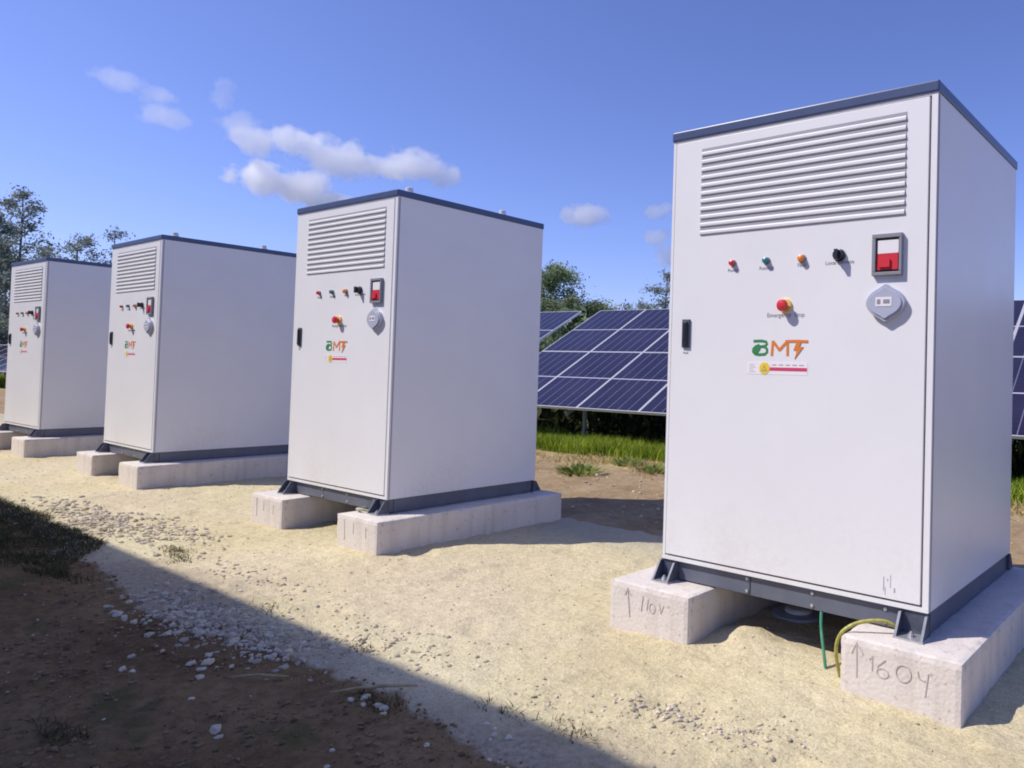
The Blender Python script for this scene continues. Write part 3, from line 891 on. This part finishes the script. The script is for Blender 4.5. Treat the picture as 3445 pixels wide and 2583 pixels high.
# ------------------------------------------------------------------ cables and small fittings at the nearest cabinet
def smooth_path(pts_, n=6):
    P = [Vector(p) for p in pts_]
    out = []
    for i in range(len(P) - 1):
        p0, p1, p2, p3 = P[max(i - 1, 0)], P[i], P[i + 1], P[min(i + 2, len(P) - 1)]
        for k in range(n):
            t = k / n
            out.append(0.5 * ((2 * p1) + (-p0 + p2) * t + (2 * p0 - 5 * p1 + 4 * p2 - p3) * t * t + (-p0 + 3 * p1 - 3 * p2 + p3) * t ** 3))
    out.append(P[-1])
    return out
ax, ay, aa = CABS[0]
def loc(x, y, z, c=0):
    X, Y_, A_ = CABS[c]
    return (X + x * math.cos(A_) - y * math.sin(A_), Y_ + x * math.sin(A_) + y * math.cos(A_), ZF + z)
mb = MB().tube(smooth_path([loc(-0.116, -0.028, 0.030), loc(-0.150, -0.050, 0.048), loc(-0.205, -0.085, 0.046), loc(-0.255, -0.115, 0.028), loc(-0.295, -0.135, -0.012), loc(-0.318, -0.120, -0.09), loc(-0.322, -0.06, -0.22)]), 0.0075, 10)
tag(obj('earth_cable', mb.mesh('earth_cable', smooth=True), M_CABLE), 'yellow green cable looping from the nearest cabinet\'s foot over its concrete block', 'cable')
mb = MB().tube(smooth_path([loc(-0.455, 0.03, 0.004), loc(-0.445, 0.01, -0.05), loc(-0.420, -0.02, -0.12), loc(-0.388, -0.05, -0.225)]), 0.0068, 10)
tag(obj('green_conduit', mb.mesh('green_conduit', smooth=True), M_ROD), 'thin green pipe dropping from under the nearest cabinet into sand', 'pipe')
mb = MB().tube(smooth_path([loc(-0.13, -0.03, 0.012, 1), loc(-0.18, -0.075, 0.022, 1), loc(-0.235, -0.06, 0.016, 1), loc(-0.25, -0.01, 0.012, 1), loc(-0.27, 0.03, 0.0, 1), loc(-0.30, 0.05, -0.08, 1), loc(-0.30, 0.06, -0.22, 1)]), 0.009, 10)
tag(obj('earth_cable', mb.mesh('earth_cable', smooth=True), M_CABLE2), 'pale cable loop on the block at the middle cabinet\'s front corner', 'cable')
zc = ground_h(-1.70, 3.42)  # plain white disc inside a grey ring, lying on the ground
mb = MB().lathe([(0.13, -0.02), (0.13, 0.012), (0.10, 0.018), (0.07, 0.018)], 32, 1, Matrix.Rotation(R(-90), 4, 'X'))
mb.lathe([(0.068, 0.018), (0.068, 0.030), (0.055, 0.036), (0.02, 0.038)], 32, 0, Matrix.Rotation(R(-90), 4, 'X'))
tag(obj('ground_disc', mb.mesh('ground_disc'), [M_DISC, M_SOCKET], loc=(-1.70, 3.42, zc)), 'round white disc in the dark gap under the nearest cabinet', 'drain cap')

# ------------------------------------------------------------------ solar tables
def module_material():
    m = bpy.data.materials.new('solar_glass')
    m.use_nodes = True
    nt = m.node_tree; L = nt.links.new
    b = nt.nodes['Principled BSDF']
    b.inputs['Roughness'].default_value = 0.14
    b.inputs['Specular IOR Level'].default_value = 0.32
    tc = nt.nodes.new('ShaderNodeTexCoord')
    sep = nt.nodes.new('ShaderNodeSeparateXYZ'); L(tc.outputs['Object'], sep.inputs[0])
    def line(sock, period, off, width):
        a = nt.nodes.new('ShaderNodeMath'); a.operation = 'ADD'; a.inputs[1].default_value = off; L(sock, a.inputs[0])
        p = nt.nodes.new('ShaderNodeMath'); p.operation = 'PINGPONG'; p.inputs[1].default_value = period / 2; L(a.outputs[0], p.inputs[0])
        c = nt.nodes.new('ShaderNodeMath'); c.operation = 'LESS_THAN'; c.inputs[1].default_value = width / 2; L(p.outputs[0], c.inputs[0])
        return c.outputs[0]
    def mx(f, a, bcol):
        x = nt.nodes.new('ShaderNodeMix'); x.data_type = 'RGBA'; L(f, x.inputs['Factor'])
        if isinstance(a, tuple): x.inputs['A'].default_value = (*a, 1)
        else: L(a, x.inputs['A'])
        x.inputs['B'].default_value = (*bcol, 1)
        return x.outputs['Result']
    n = nt.nodes.new('ShaderNodeTexNoise'); n.inputs['Scale'].default_value = 1.3; L(tc.outputs['Object'], n.inputs['Vector'])
    r = nt.nodes.new('ShaderNodeValToRGB')
    r.color_ramp.elements[0].color = (0.016, 0.014, 0.036, 1); r.color_ramp.elements[1].color = (0.028, 0.025, 0.056, 1)
    r.color_ramp.elements[0].position = 0.3; r.color_ramp.elements[1].position = 0.7
    L(n.outputs['Fac'], r.inputs['Fac'])
    c = mx(line(sep.outputs['X'], 1.11 / 6, 0.0, 0.012), r.outputs['Color'], (0.15, 0.145, 0.22))
    c = mx(line(sep.outputs['Y'], 1.85 / 20, 0.0, 0.004), c, (0.045, 0.04, 0.09))
    mid = nt.nodes.new('ShaderNodeMath'); mid.operation = 'ABSOLUTE'; L(sep.outputs['Y'], mid.inputs[0])
    lt = nt.nodes.new('ShaderNodeMath'); lt.operation = 'LESS_THAN'; lt.inputs[1].default_value = 0.014; L(mid.outputs[0], lt.inputs[0])
    c = mx(lt.outputs[0], c, (0.42, 0.41, 0.50))
    L(c, b.inputs['Base Color'])
    return m
M_CELL = module_material()
M_ALU = mat('aluminium', (0.66, 0.65, 0.66), 0.4, 0.35, var=0.06, vscale=4)
M_POST = mat('galvanised', (0.36, 0.37, 0.38), 0.5, 0.4, var=0.15, vscale=6)
ML, MW = 1.9, 1.15
gl = MB().box(-MW / 2 + .018, -ML / 2 + .018, -0.006, MW / 2 - .018, ML / 2 - .018, 0.0)
GLASS = gl.mesh('solar_module')
fr = MB()
fr.box(-MW / 2 + .002, -ML / 2 + .003, -.036, -MW / 2 + .018, ML / 2 - .003, .003).box(MW / 2 - .018, -ML / 2 + .003, -.036, MW / 2 - .002, ML / 2 - .003, .003)
fr.box(-MW / 2 + .018, -ML / 2 + .003, -.036, MW / 2 - .018, -ML / 2 + .018, .003).box(-MW / 2 + .018, ML / 2 - .018, -.036, MW / 2 - .018, ML / 2 - .003, .003)
FRAME = fr.mesh('module_frame')
GLASS.materials.append(M_CELL); FRAME.materials.append(M_ALU)
TILT, TYAW = 0.492, 0.052
E_ = Vector((math.cos(TYAW), math.sin(TYAW), 0))
N_ = Vector((-math.sin(TYAW), math.cos(TYAW), 0))
ORG = Vector((-10.182, 8.155, 0.606))

def solar_table(u0, ncol, label, detail=True):
    o = empty('solar_table', ORG + E_ * u0 - Vector((0, 0, ORG.z)), TYAW)
    tag(o, label, 'solar panels', 'solar panel tables in one row')
    zt = ORG.z
    def P(u, v, dz=0.0):      # point on the table plane, in the table's own space
        return Vector((u, math.cos(TILT) * v - math.sin(TILT) * dz, zt + math.sin(TILT) * v + math.cos(TILT) * dz))
    for i in range(ncol):
        for j in range(2):
            g = obj('solar_module', GLASS, None, o, P(i * MW + MW / 2, ML * (j + .5)), (TILT, 0, 0))
            obj('module_frame', FRAME, None, g)
    rl = MB()
    for v in (0.5, 1.4, 2.4, 3.3):
        a, b = P(0.02, v, -0.065), P(ncol * MW - 0.02, v, -0.065)
        rl.bar(a, b, 0.045, 0.05)
    obj('purlin', rl.mesh('purlin'), M_ALU, o)
    k = 2.0
    while k < ncol * MW:
        po = MB()
        po.bar(P(k, 0.06, -0.14), P(k, 3.7, -0.14), 0.06, 0.08)
        a, b = P(k, 0.55, -0.18), P(k, 3.0, -0.18)
        po.bar((a.x, a.y, -0.3), a, 0.05, 0.05)
        po.bar((b.x, b.y, -0.3), b, 0.06, 0.06)
        po.bar((b.x, b.y, 0.5), P(k, 1.9, -0.18), 0.05, 0.05)
        obj('support_post', po.mesh('support_post'), M_POST, o)
        k += 3.4
    return o
solar_table(0.0, 13, 'solar panel table nearest the cabinets, seen between the two closest ones')
solar_table(-0.5 - 12 * MW, 12, 'solar panel table hidden mostly by the middle cabinet, its end edge in the gap')
solar_table(-1.0 - 24 * MW, 12, 'solar panel table at the photo\'s left edge beside the farthest cabinet')

# ------------------------------------------------------------------ trees
def tree(x, y, h, spread, label, lm, n_limb=9, leaf=0.16, n_leaf=26, sparse=1.0, crown_lo=0.25, seed=0, name='tree', cat='tree', group=None, lean=0.0, trunk_r=0.11):
    r = random.Random(seed)
    o = empty(name, (x, y, 0))
    tag(o, label, cat, group)
    mb = MB()
    tips = []
    top = Vector((lean, 0, h * 0.94))
    tr = [Vector((lean * t ** 2 + 0.10 * math.sin(t * 5 + seed), 0.10 * math.cos(t * 4 + seed) - 0.1, h * 0.94 * t - 0.15 * (t == 0))) for t in np.linspace(0, 1, 7)]
    mb.tube(tr, [trunk_r * (1 - 0.86 * k / 6) for k in range(7)], 8)
    def on_trunk(t):
        k = min(5, int(t * 6)); return tr[k].lerp(tr[k + 1], t * 6 - k)
    for i in range(n_limb):
        t = crown_lo + (0.97 - crown_lo) * (i + r.random()) / n_limb
        b = on_trunk(t)
        a = i * 2.4 + r.uniform(-0.5, 0.5)
        prof = math.sin(math.pi * min(1, (t - crown_lo * 0.6) / (1.08 - crown_lo * 0.6)) ** 0.8) ** 0.7
        L = spread * prof * r.uniform(0.65, 1.1)
        up = r.uniform(0.35, 0.9) * L
        e = b + Vector((math.cos(a) * L, math.sin(a) * L, up))
        m = b.lerp(e, 0.5) + Vector((0, 0, -0.08 * L))
        rr = trunk_r * 0.42 * (1 - 0.6 * t)
        mb.tube([b, m, e], [rr, rr * 0.6, rr * 0.25], 5)
        for k in range(5):
            q = b.lerp(e, r.uniform(0.35, 1.0))
            s = L * r.uniform(0.25, 0.5)
            e2 = q + Vector((r.gauss(0, s * 0.7), r.gauss(0, s * 0.7), abs(r.gauss(0.3, 0.6)) * s))
            mb.tube([q, e2], [rr * 0.35, rr * 0.12], 4)
            tips.append((e2, s)); tips.append((q.lerp(e2, 0.5), s))
    for t in np.linspace(0.8, 1, 4): tips.append((on_trunk(min(t, 0.999)), spread * 0.25))
    # leaf sprays
    V, F = [], []
    for c, s in tips:
        if r.random() > sparse: continue
        rad = max(0.16, s * 0.55) * r.uniform(0.7, 1.2)
        for _ in range(int(n_leaf * r.uniform(0.5, 1.2))):
            p = c + Vector((r.gauss(0, rad), r.gauss(0, rad), r.gauss(0, rad * 0.75)))
            if p.z < 0.1: continue
            d = Vector((r.gauss(0, 1), r.gauss(0, 1), r.gauss(-0.3, 0.7))).normalized()
            q = d.cross(Vector((r.gauss(0, 1), r.gauss(0, 1), r.gauss(0, 1)))).normalized()
            L = leaf * r.uniform(0.6, 1.3); w = L * 0.45
            n = len(V)
            V += [tuple(p - d * L / 2), tuple(p + q * w / 2), tuple(p + d * L / 2), tuple(p - q * w / 2)]
            F.append((n, n + 1, n + 2, n + 3))
    me = bpy.data.meshes.new('crown'); me.from_pydata(V, [], F)
    obj('trunk', mb.mesh('trunk', smooth=True), M_BARK, o)
    obj('crown', me, lm, o)
    return o

def at(dx, dy, k): return dx * k / 30.0, dy * k / 30.0
# left of the row
x, y = at(-29.25, 6.75, 42); tree(x, y, 8.3, 1.35, 'tallest loose-crowned tree rising behind the farthest cabinet at left', M_LEAF_A, 22, 0.15, 30, 0.85, 0.12, 3)
x, y = at(-29.35, 6.25, 40); tree(x, y, 6.9, 1.1, 'dense grey green tree at the very left edge, beside the tallest one', M_LEAF_A, 18, 0.15, 44, 1.0, 0.06, 5)
x, y = at(-29.30, 6.60, 46); tree(x, y, 5.6, 1.4, 'low dark bushy tree filling in beneath the tallest tree', M_LEAF_B, 18, 0.16, 50, 1.0, 0.04, 6)
x, y = at(-29.06, 7.35, 44); tree(x, y, 6.3, 1.25, 'thin pale tree showing over the farthest cabinet\'s roof', M_LEAF_A, 15, 0.14, 24, 0.9, 0.25, 8)
x, y = at(-28.88, 8.00, 44); tree(x, y, 6.9, 1.0, 'open tree above the roof edge, right of the thin pale one', M_LEAF_A, 15, 0.14, 26, 0.9, 0.3, 9)
x, y = at(-28.62, 9.02, 44); tree(x, y, 7.5, 0.55, 'narrow sparse treetop poking up beside the third cabinet\'s roof corner', M_LEAF_A, 12, 0.13, 16, 0.8, 0.4, 12)
# in the gap between the middle and the nearest cabinet
x, y = at(-21.45, 20.95, 34); tree(x, y, 5.9, 1.5, 'tall bushy green tree behind the panels, beside the middle cabinet\'s edge', M_LEAF_B, 28, 0.13, 70, 1.0, 0.10, 21)
x, y = at(-21.9, 20.3, 35); tree(x, y, 4.9, 1.3, 'green tree half behind the middle cabinet, left of the tall bushy one', M_LEAF_B, 18, 0.13, 60, 1.0, 0.10, 22)
x, y = at(-20.85, 21.5, 33); tree(x, y, 4.1, 1.4, 'rounded olive tree right of the tall bushy one', M_LEAF_C, 20, 0.13, 64, 1.0, 0.06, 23)
x, y = at(-20.3, 22.1, 35); tree(x, y, 4.2, 1.35, 'low olive tree behind the table\'s upper corner', M_LEAF_C, 20, 0.13, 60, 1.0, 0.05, 24)
x, y = at(-19.85, 22.5, 36); tree(x, y, 4.5, 1.15, 'small pointed green tree in the middle of the gap behind panels', M_LEAF_B, 18, 0.13, 56, 1.0, 0.05, 25)
x, y = at(-19.25, 23.0, 38); tree(x, y, 4.6, 1.0, 'grey thin-leaved tree over the panels\' top edge', M_LEAF_A, 10, 0.15, 13, 0.7, 0.2, 26)
x, y = at(-18.75, 23.45, 37); tree(x, y, 4.6, 1.1, 'airy tree just left of the nearest cabinet, behind panels', M_LEAF_A, 15, 0.13, 30, 0.85, 0.15, 27)
x, y = at(-18.1, 23.9, 35); tree(x, y, 5.9, 1.0, 'tree half cut off by the nearest cabinet\'s left edge', M_LEAF_A, 15, 0.13, 34, 0.9, 0.2, 28)

V2, F2 = [], []
for _ in range(22000):
    x = rng.uniform(-16, 4) if rng.random() < 0.85 else rng.uniform(-44, -26)
    y = rng.triangular(9.3, 13.0, 11.3)
    hm = 0.45 + 0.22 * (y - 9.3) + 0.35 * noise.noise((x * 1.2, y * 1.2, 5))
    p = Vector((x, y, max(0.02, hm * rng.random())))
    d = Vector((rng.gauss(0, .6), rng.gauss(0, .6), rng.gauss(0.6, .8))).normalized()
    q = d.cross(Vector((rng.gauss(0, 1), rng.gauss(0, 1), rng.gauss(0, 1)))).normalized()
    L = rng.uniform(0.10, 0.28); w = L * rng.uniform(0.15, 0.5)
    n = len(V2)
    V2 += [tuple(p - d * L / 2), tuple(p + q * w / 2), tuple(p + d * L / 2), tuple(p - q * w / 2)]
    F2.append((n, n + 1, n + 2, n + 3))
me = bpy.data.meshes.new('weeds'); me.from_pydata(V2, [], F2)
tag(obj('weeds', me, leafmat('weed_shade_painted', (0.035, 0.045, 0.02), (0.11, 0.12, 0.05), 0.25, 1.5)), kind='stuff', label='tall weeds in the dark shade under the solar panels', cat='weeds')  # leaf colour darkened to paint in the shade under the panels

# far hedge of scrub that closes the view under and over the panels
V, F = [], []
for _ in range(26000):
    t = rng.random()
    if t < 0.6: a_ = rng.uniform(-0.95, 0.35)
    else: a_ = rng.uniform(-1.45, 0.6)
    k = rng.uniform(20, 24) + (10 if a_ < -1.0 else 0)
    x, y = math.sin(a_) * k * 1.15, math.cos(a_) * k + 1.0
    y -= 6.5
    if y < 12.6: y = 12.6 + rng.uniform(0, 2.5)
    hmax = 1.9 + 0.8 * noise.noise((x * 0.35, y * 0.35, 0)) + 0.5 * noise.noise((x * 1.1, y * 1.1, 5))
    z = hmax * rng.random()
    p = Vector((x, y, z))
    d = Vector((rng.gauss(0, 1), rng.gauss(0, 1), rng.gauss(0, .8))).normalized()
    q = d.cross(Vector((rng.gauss(0, 1), rng.gauss(0, 1), rng.gauss(0, 1)))).normalized()
    L = rng.uniform(0.14, 0.32); w = L * 0.5
    n = len(V)
    V += [tuple(p - d * L / 2), tuple(p + q * w / 2), tuple(p + d * L / 2), tuple(p - q * w / 2)]
    F.append((n, n + 1, n + 2, n + 3))
me = bpy.data.meshes.new('undergrowth'); me.from_pydata(V, [], F)
tag(obj('undergrowth', me, M_LEAF_B), kind='stuff', label='dark scrub growing in a mass behind the solar panels', cat='undergrowth')

# ------------------------------------------------------------------ the hall whose shadow lies over the soil
def hall():
    o = empty('hall', (0, -1.20, 0))
    tag(o, 'long flat-roofed hall that throws the straight shadow over the soil', 'building')
    x0, x1, h = -52.0, -3.40, 4.69
    mb = MB()
    # corrugated wall
    n = int((x1 - x0) / 0.25)
    top = []
    for i in range(n):
        a = x0 + i * 0.25
        mb.box(a, -0.02, 0.0, a + 0.14, 0.0, h - 0.3)
    mb.box(x0, -12.0, -0.2, x1, -0.0205, h - 0.3)
    obj('wall', mb.mesh('wall', fix=False), mat('clad_grey', (0.58, 0.57, 0.55), 0.5, var=0.05, vscale=0.5), o)
    obj('roof', MB().box(x0 - 0.1, -12.1, h - 0.299, x1 + 0.1, 0.02, h).mesh('roof'), mat('roof_dark', (0.12, 0.12, 0.13), 0.6, var=0.1), o)
    for k in range(4):
        a = -46 + k * 11
        d = obj('door', MB().box(a, 0.001, 0, a + 3.2, 0.05, 3.2).mesh('door', 0.01, 1), mat('roller_door', (0.22, 0.24, 0.27), 0.5, var=0.1), o)
        obj('handle', MB().box(a + 1.6, 0.051, 0.9, a + 2.0, 0.09, 0.95).mesh('handle'), M_STEEL, d)
hall()

# ------------------------------------------------------------------ clouds: real volumes far off
def cloud(center, blobs, dens, label, seed):
    """blobs: (right, up, depth, rx, ry, rz) in metres about the centre, seen from the site"""
    c = Vector(center)
    f = Vector((c.x, c.y, 0)).normalized()
    rt = Vector((f.y, -f.x, 0))
    rotz = math.atan2(rt.y, rt.x)
    bm = bmesh.new()
    for (a, u, d, rx, ry, rz) in blobs:
        tmp = bmesh.ops.create_icosphere(bm, subdivisions=2, radius=1.0)
        for v in tmp['verts']:
            v.co = Vector((a + v.co.x * rx * 1.15, d + v.co.y * ry * 1.15, u + v.co.z * rz * 1.15))
    r = bmesh.ops.convex_hull(bm, input=list(bm.verts))
    bmesh.ops.delete(bm, geom=[g for g in r['geom_interior'] + r['geom_unused'] if isinstance(g, bmesh.types.BMVert)], context='VERTS')
    me = bpy.data.meshes.new('cloud'); bm.to_mesh(me); bm.free()
    m = bpy.data.materials.new('cloud')
    m.use_nodes = True
    nt = m.node_tree; L = nt.links.new
    nt.nodes.remove(nt.nodes['Principled BSDF'])
    out = nt.nodes['Material Output']
    pv = nt.nodes.new('ShaderNodeVolumePrincipled')
    pv.inputs['Color'].default_value = (1, 1, 1, 1)
    pv.inputs['Anisotropy'].default_value = 0.62
    L(pv.outputs[0], out.inputs['Volume'])
    tc = nt.nodes.new('ShaderNodeTexCoord')
    P = tc.outputs['Object']
    nz = nt.nodes.new('ShaderNodeTexNoise'); nz.inputs['Scale'].default_value = 0.07; nz.inputs['Detail'].default_value = 7; nz.inputs['Roughness'].default_value = 0.6
    of = nt.nodes.new('ShaderNodeVectorMath'); of.operation = 'ADD'; of.inputs[1].default_value = (seed * 37.0, seed * 11.0, 0)
    L(P, of.inputs[0]); L(of.outputs[0], nz.inputs['Vector'])
    acc = None
    for (a, u, d, rx, ry, rz) in blobs:
        s = nt.nodes.new('ShaderNodeVectorMath'); s.operation = 'SUBTRACT'; s.inputs[1].default_value = (a, d, u); L(P, s.inputs[0])
        q = nt.nodes.new('ShaderNodeVectorMath'); q.operation = 'MULTIPLY'; q.inputs[1].default_value = (1 / rx, 1 / ry, 1 / rz); L(s.outputs[0], q.inputs[0])
        l = nt.nodes.new('ShaderNodeVectorMath'); l.operation = 'LENGTH'; L(q.outputs[0], l.inputs[0])
        k = nt.nodes.new('ShaderNodeMath'); k.operation = 'SUBTRACT'; k.inputs[0].default_value = 1.0; L(l.outputs['Value'], k.inputs[1])
        if acc is None: acc = k.outputs[0]
        else:
            mxn = nt.nodes.new('ShaderNodeMath'); mxn.operation = 'SMOOTH_MAX'; mxn.inputs[2].default_value = 0.12; L(acc, mxn.inputs[0]); L(k.outputs[0], mxn.inputs[1]); acc = mxn.outputs[0]
    a1 = nt.nodes.new('ShaderNodeMath'); a1.operation = 'MULTIPLY_ADD'; a1.inputs[1].default_value = 2.0; a1.inputs[2].default_value = -1.10; L(nz.outputs['Fac'], a1.inputs[0])
    a2 = nt.nodes.new('ShaderNodeMath'); a2.operation = 'ADD'; L(acc, a2.inputs[0]); L(a1.outputs[0], a2.inputs[1])
    mr = nt.nodes.new('ShaderNodeMapRange'); mr.inputs['From Min'].default_value = 0.0; mr.inputs['From Max'].default_value = 0.30
    mr.inputs['To Min'].default_value = 0.0; mr.inputs['To Max'].default_value = dens * 1.15
    L(a2.outputs[0], mr.inputs['Value'])
    L(mr.outputs['Result'], pv.inputs['Density'])
    o = obj('cloud', me, m, loc=c, rot=(0, 0, rotz))
    tag(o, label, 'cloud', 'small white clouds low in the sky')
    return o
CR = 600.0
def cdir(x, y, z): return (x * CR, y * CR, HC + z * CR)
# metres per display pixel at that range
mpp = CR / 1623.0
def B(px, py, rx, ry): return (px * mpp, -py * mpp, 0, rx * 0.92 * mpp, rx * mpp * 0.4, ry * 0.88 * mpp)
cloud(cdir(-0.8455, 0.4744, 0.2451), [B(-135, 0, 58, 40), B(-70, -10, 70, 42), B(0, 12, 95, 44), B(70, 18, 80, 32), B(140, 0, 80, 42), B(185, 12, 50, 38)], 0.11, 'long drifting white cloud above the middle cabinet, largest in the sky', 1)
cloud(cdir(-0.8720, 0.4434, 0.2035), [B(-58, -8, 72, 42), B(-5, 0, 85, 46), B(60, 26, 75, 30)], 0.16, 'bright compact white cloud just over the middle cabinet\'s roof corner', 2)
cloud(cdir(-0.9122, 0.3011, 0.278), [B(-28, -6, 50, 22), B(18, 8, 44, 22)], 0.045, 'faint upper wisp, leftmost cloud in the sky', 3)
cloud(cdir(-0.9122, 0.3186, 0.2577), [B(-4, 6, 46, 28), B(18, 4, 34, 24)], 0.06, 'small soft cloud right below the leftmost wisp', 4)
cloud(cdir(-0.8845, 0.3788, 0.2724), [B(-20, -22, 26, 44), B(8, 20, 50, 30)], 0.05, 'thin ragged wisp over the long cloud\'s left end', 5)
cloud(cdir(-0.6728, 0.7128, 0.1982), [B(0, 0, 56, 34), B(15, -6, 44, 28)], 0.12, 'small lone cloud over the solar panels', 6)
cloud(cdir(-0.6009, 0.7714, 0.2094), [B(0, 0, 38, 28), B(14, -4, 34, 26)], 0.10, 'little cloud touching the nearest cabinet, topmost of two', 7)
cloud(cdir(-0.5990, 0.7820, 0.1650), [B(-8, -18, 42, 32), B(14, 24, 42, 42)], 0.10, 'little cloud half behind the nearest cabinet, lower of two', 8)

# ------------------------------------------------------------------ light, sky, camera
world = bpy.data.worlds.new('World')
scene.world = world
world.use_nodes = True
nt = world.node_tree
bg = nt.nodes['Background']
sky = nt.nodes.new('ShaderNodeTexSky')
sky.sky_type = 'NISHITA'
sky.sun_disc = False
sky.sun_elevation = SUN_EL
sdir = Vector((-math.cos(SUN_TO), -math.sin(SUN_TO)))       # towards the sun
sky.sun_rotation = math.atan2(sdir.x, sdir.y)
sky.altitude = 100
sky.air_density = 0.85
sky.dust_density = 0.5
sky.ozone_density = 3.0
tint = nt.nodes.new('ShaderNodeMix'); tint.data_type = 'RGBA'; tint.blend_type = 'MULTIPLY'
tint.inputs['Factor'].default_value = 1.0
tint.inputs['B'].default_value = (0.88, 0.84, 1.22, 1)
nt.links.new(sky.outputs[0], tint.inputs['A'])
nt.links.new(tint.outputs['Result'], bg.inputs['Color'])
bg.inputs['Strength'].default_value = 0.12

sl = bpy.data.lights.new('sun', 'SUN')
sl.energy = 3.7
sl.angle = R(0.53)
sl.color = (1.0, 0.94, 0.855)
so_ = bpy.data.objects.new('sun', sl)
COL.objects.link(so_)
tr = Vector((math.cos(SUN_TO) * math.cos(SUN_EL), math.sin(SUN_TO) * math.cos(SUN_EL), -math.sin(SUN_EL)))
so_.rotation_euler = tr.to_track_quat('-Z', 'Y').to_euler()
so_.location = (-20, -20, 30)

cd = bpy.data.cameras.new('camera')
cam = bpy.data.objects.new('camera', cd)
COL.objects.link(cam)
yaw, pitch, roll = 0.612398, 0.025613, 0.027719
f = Vector((-math.sin(yaw) * math.cos(pitch), math.cos(yaw) * math.cos(pitch), math.sin(pitch)))
r0 = Vector((math.cos(yaw), math.sin(yaw), 0))
u0 = r0.cross(f)
rt = r0 * math.cos(roll) + u0 * math.sin(roll)
up = -r0 * math.sin(roll) + u0 * math.cos(roll)
cam.matrix_world = Matrix(((rt.x, up.x, -f.x, 0), (rt.y, up.y, -f.y, 0), (rt.z, up.z, -f.z, HC), (0, 0, 0, 1)))
cd.sensor_width = 36
cd.sensor_fit = 'HORIZONTAL'
cd.lens = 0.733872 * 36
cd.shift_x = -385.351 / 2212
cd.shift_y = -67.583 / 2212
cd.clip_start = 0.05
cd.clip_end = 5000
scene.camera = cam

scene.render.engine = 'CYCLES'
scene.view_settings.view_transform = 'Standard'
scene.view_settings.look = 'None'
scene.view_settings.exposure = 0.34
scene.view_settings.gamma = 1
scene.cycles.use_denoising = True
scene.cycles.max_bounces = 32
scene.cycles.diffuse_bounces = 6
scene.cycles.glossy_bounces = 4
scene.cycles.transmission_bounces = 6
scene.cycles.volume_bounces = 32
scene.cycles.filter_width = 1.9
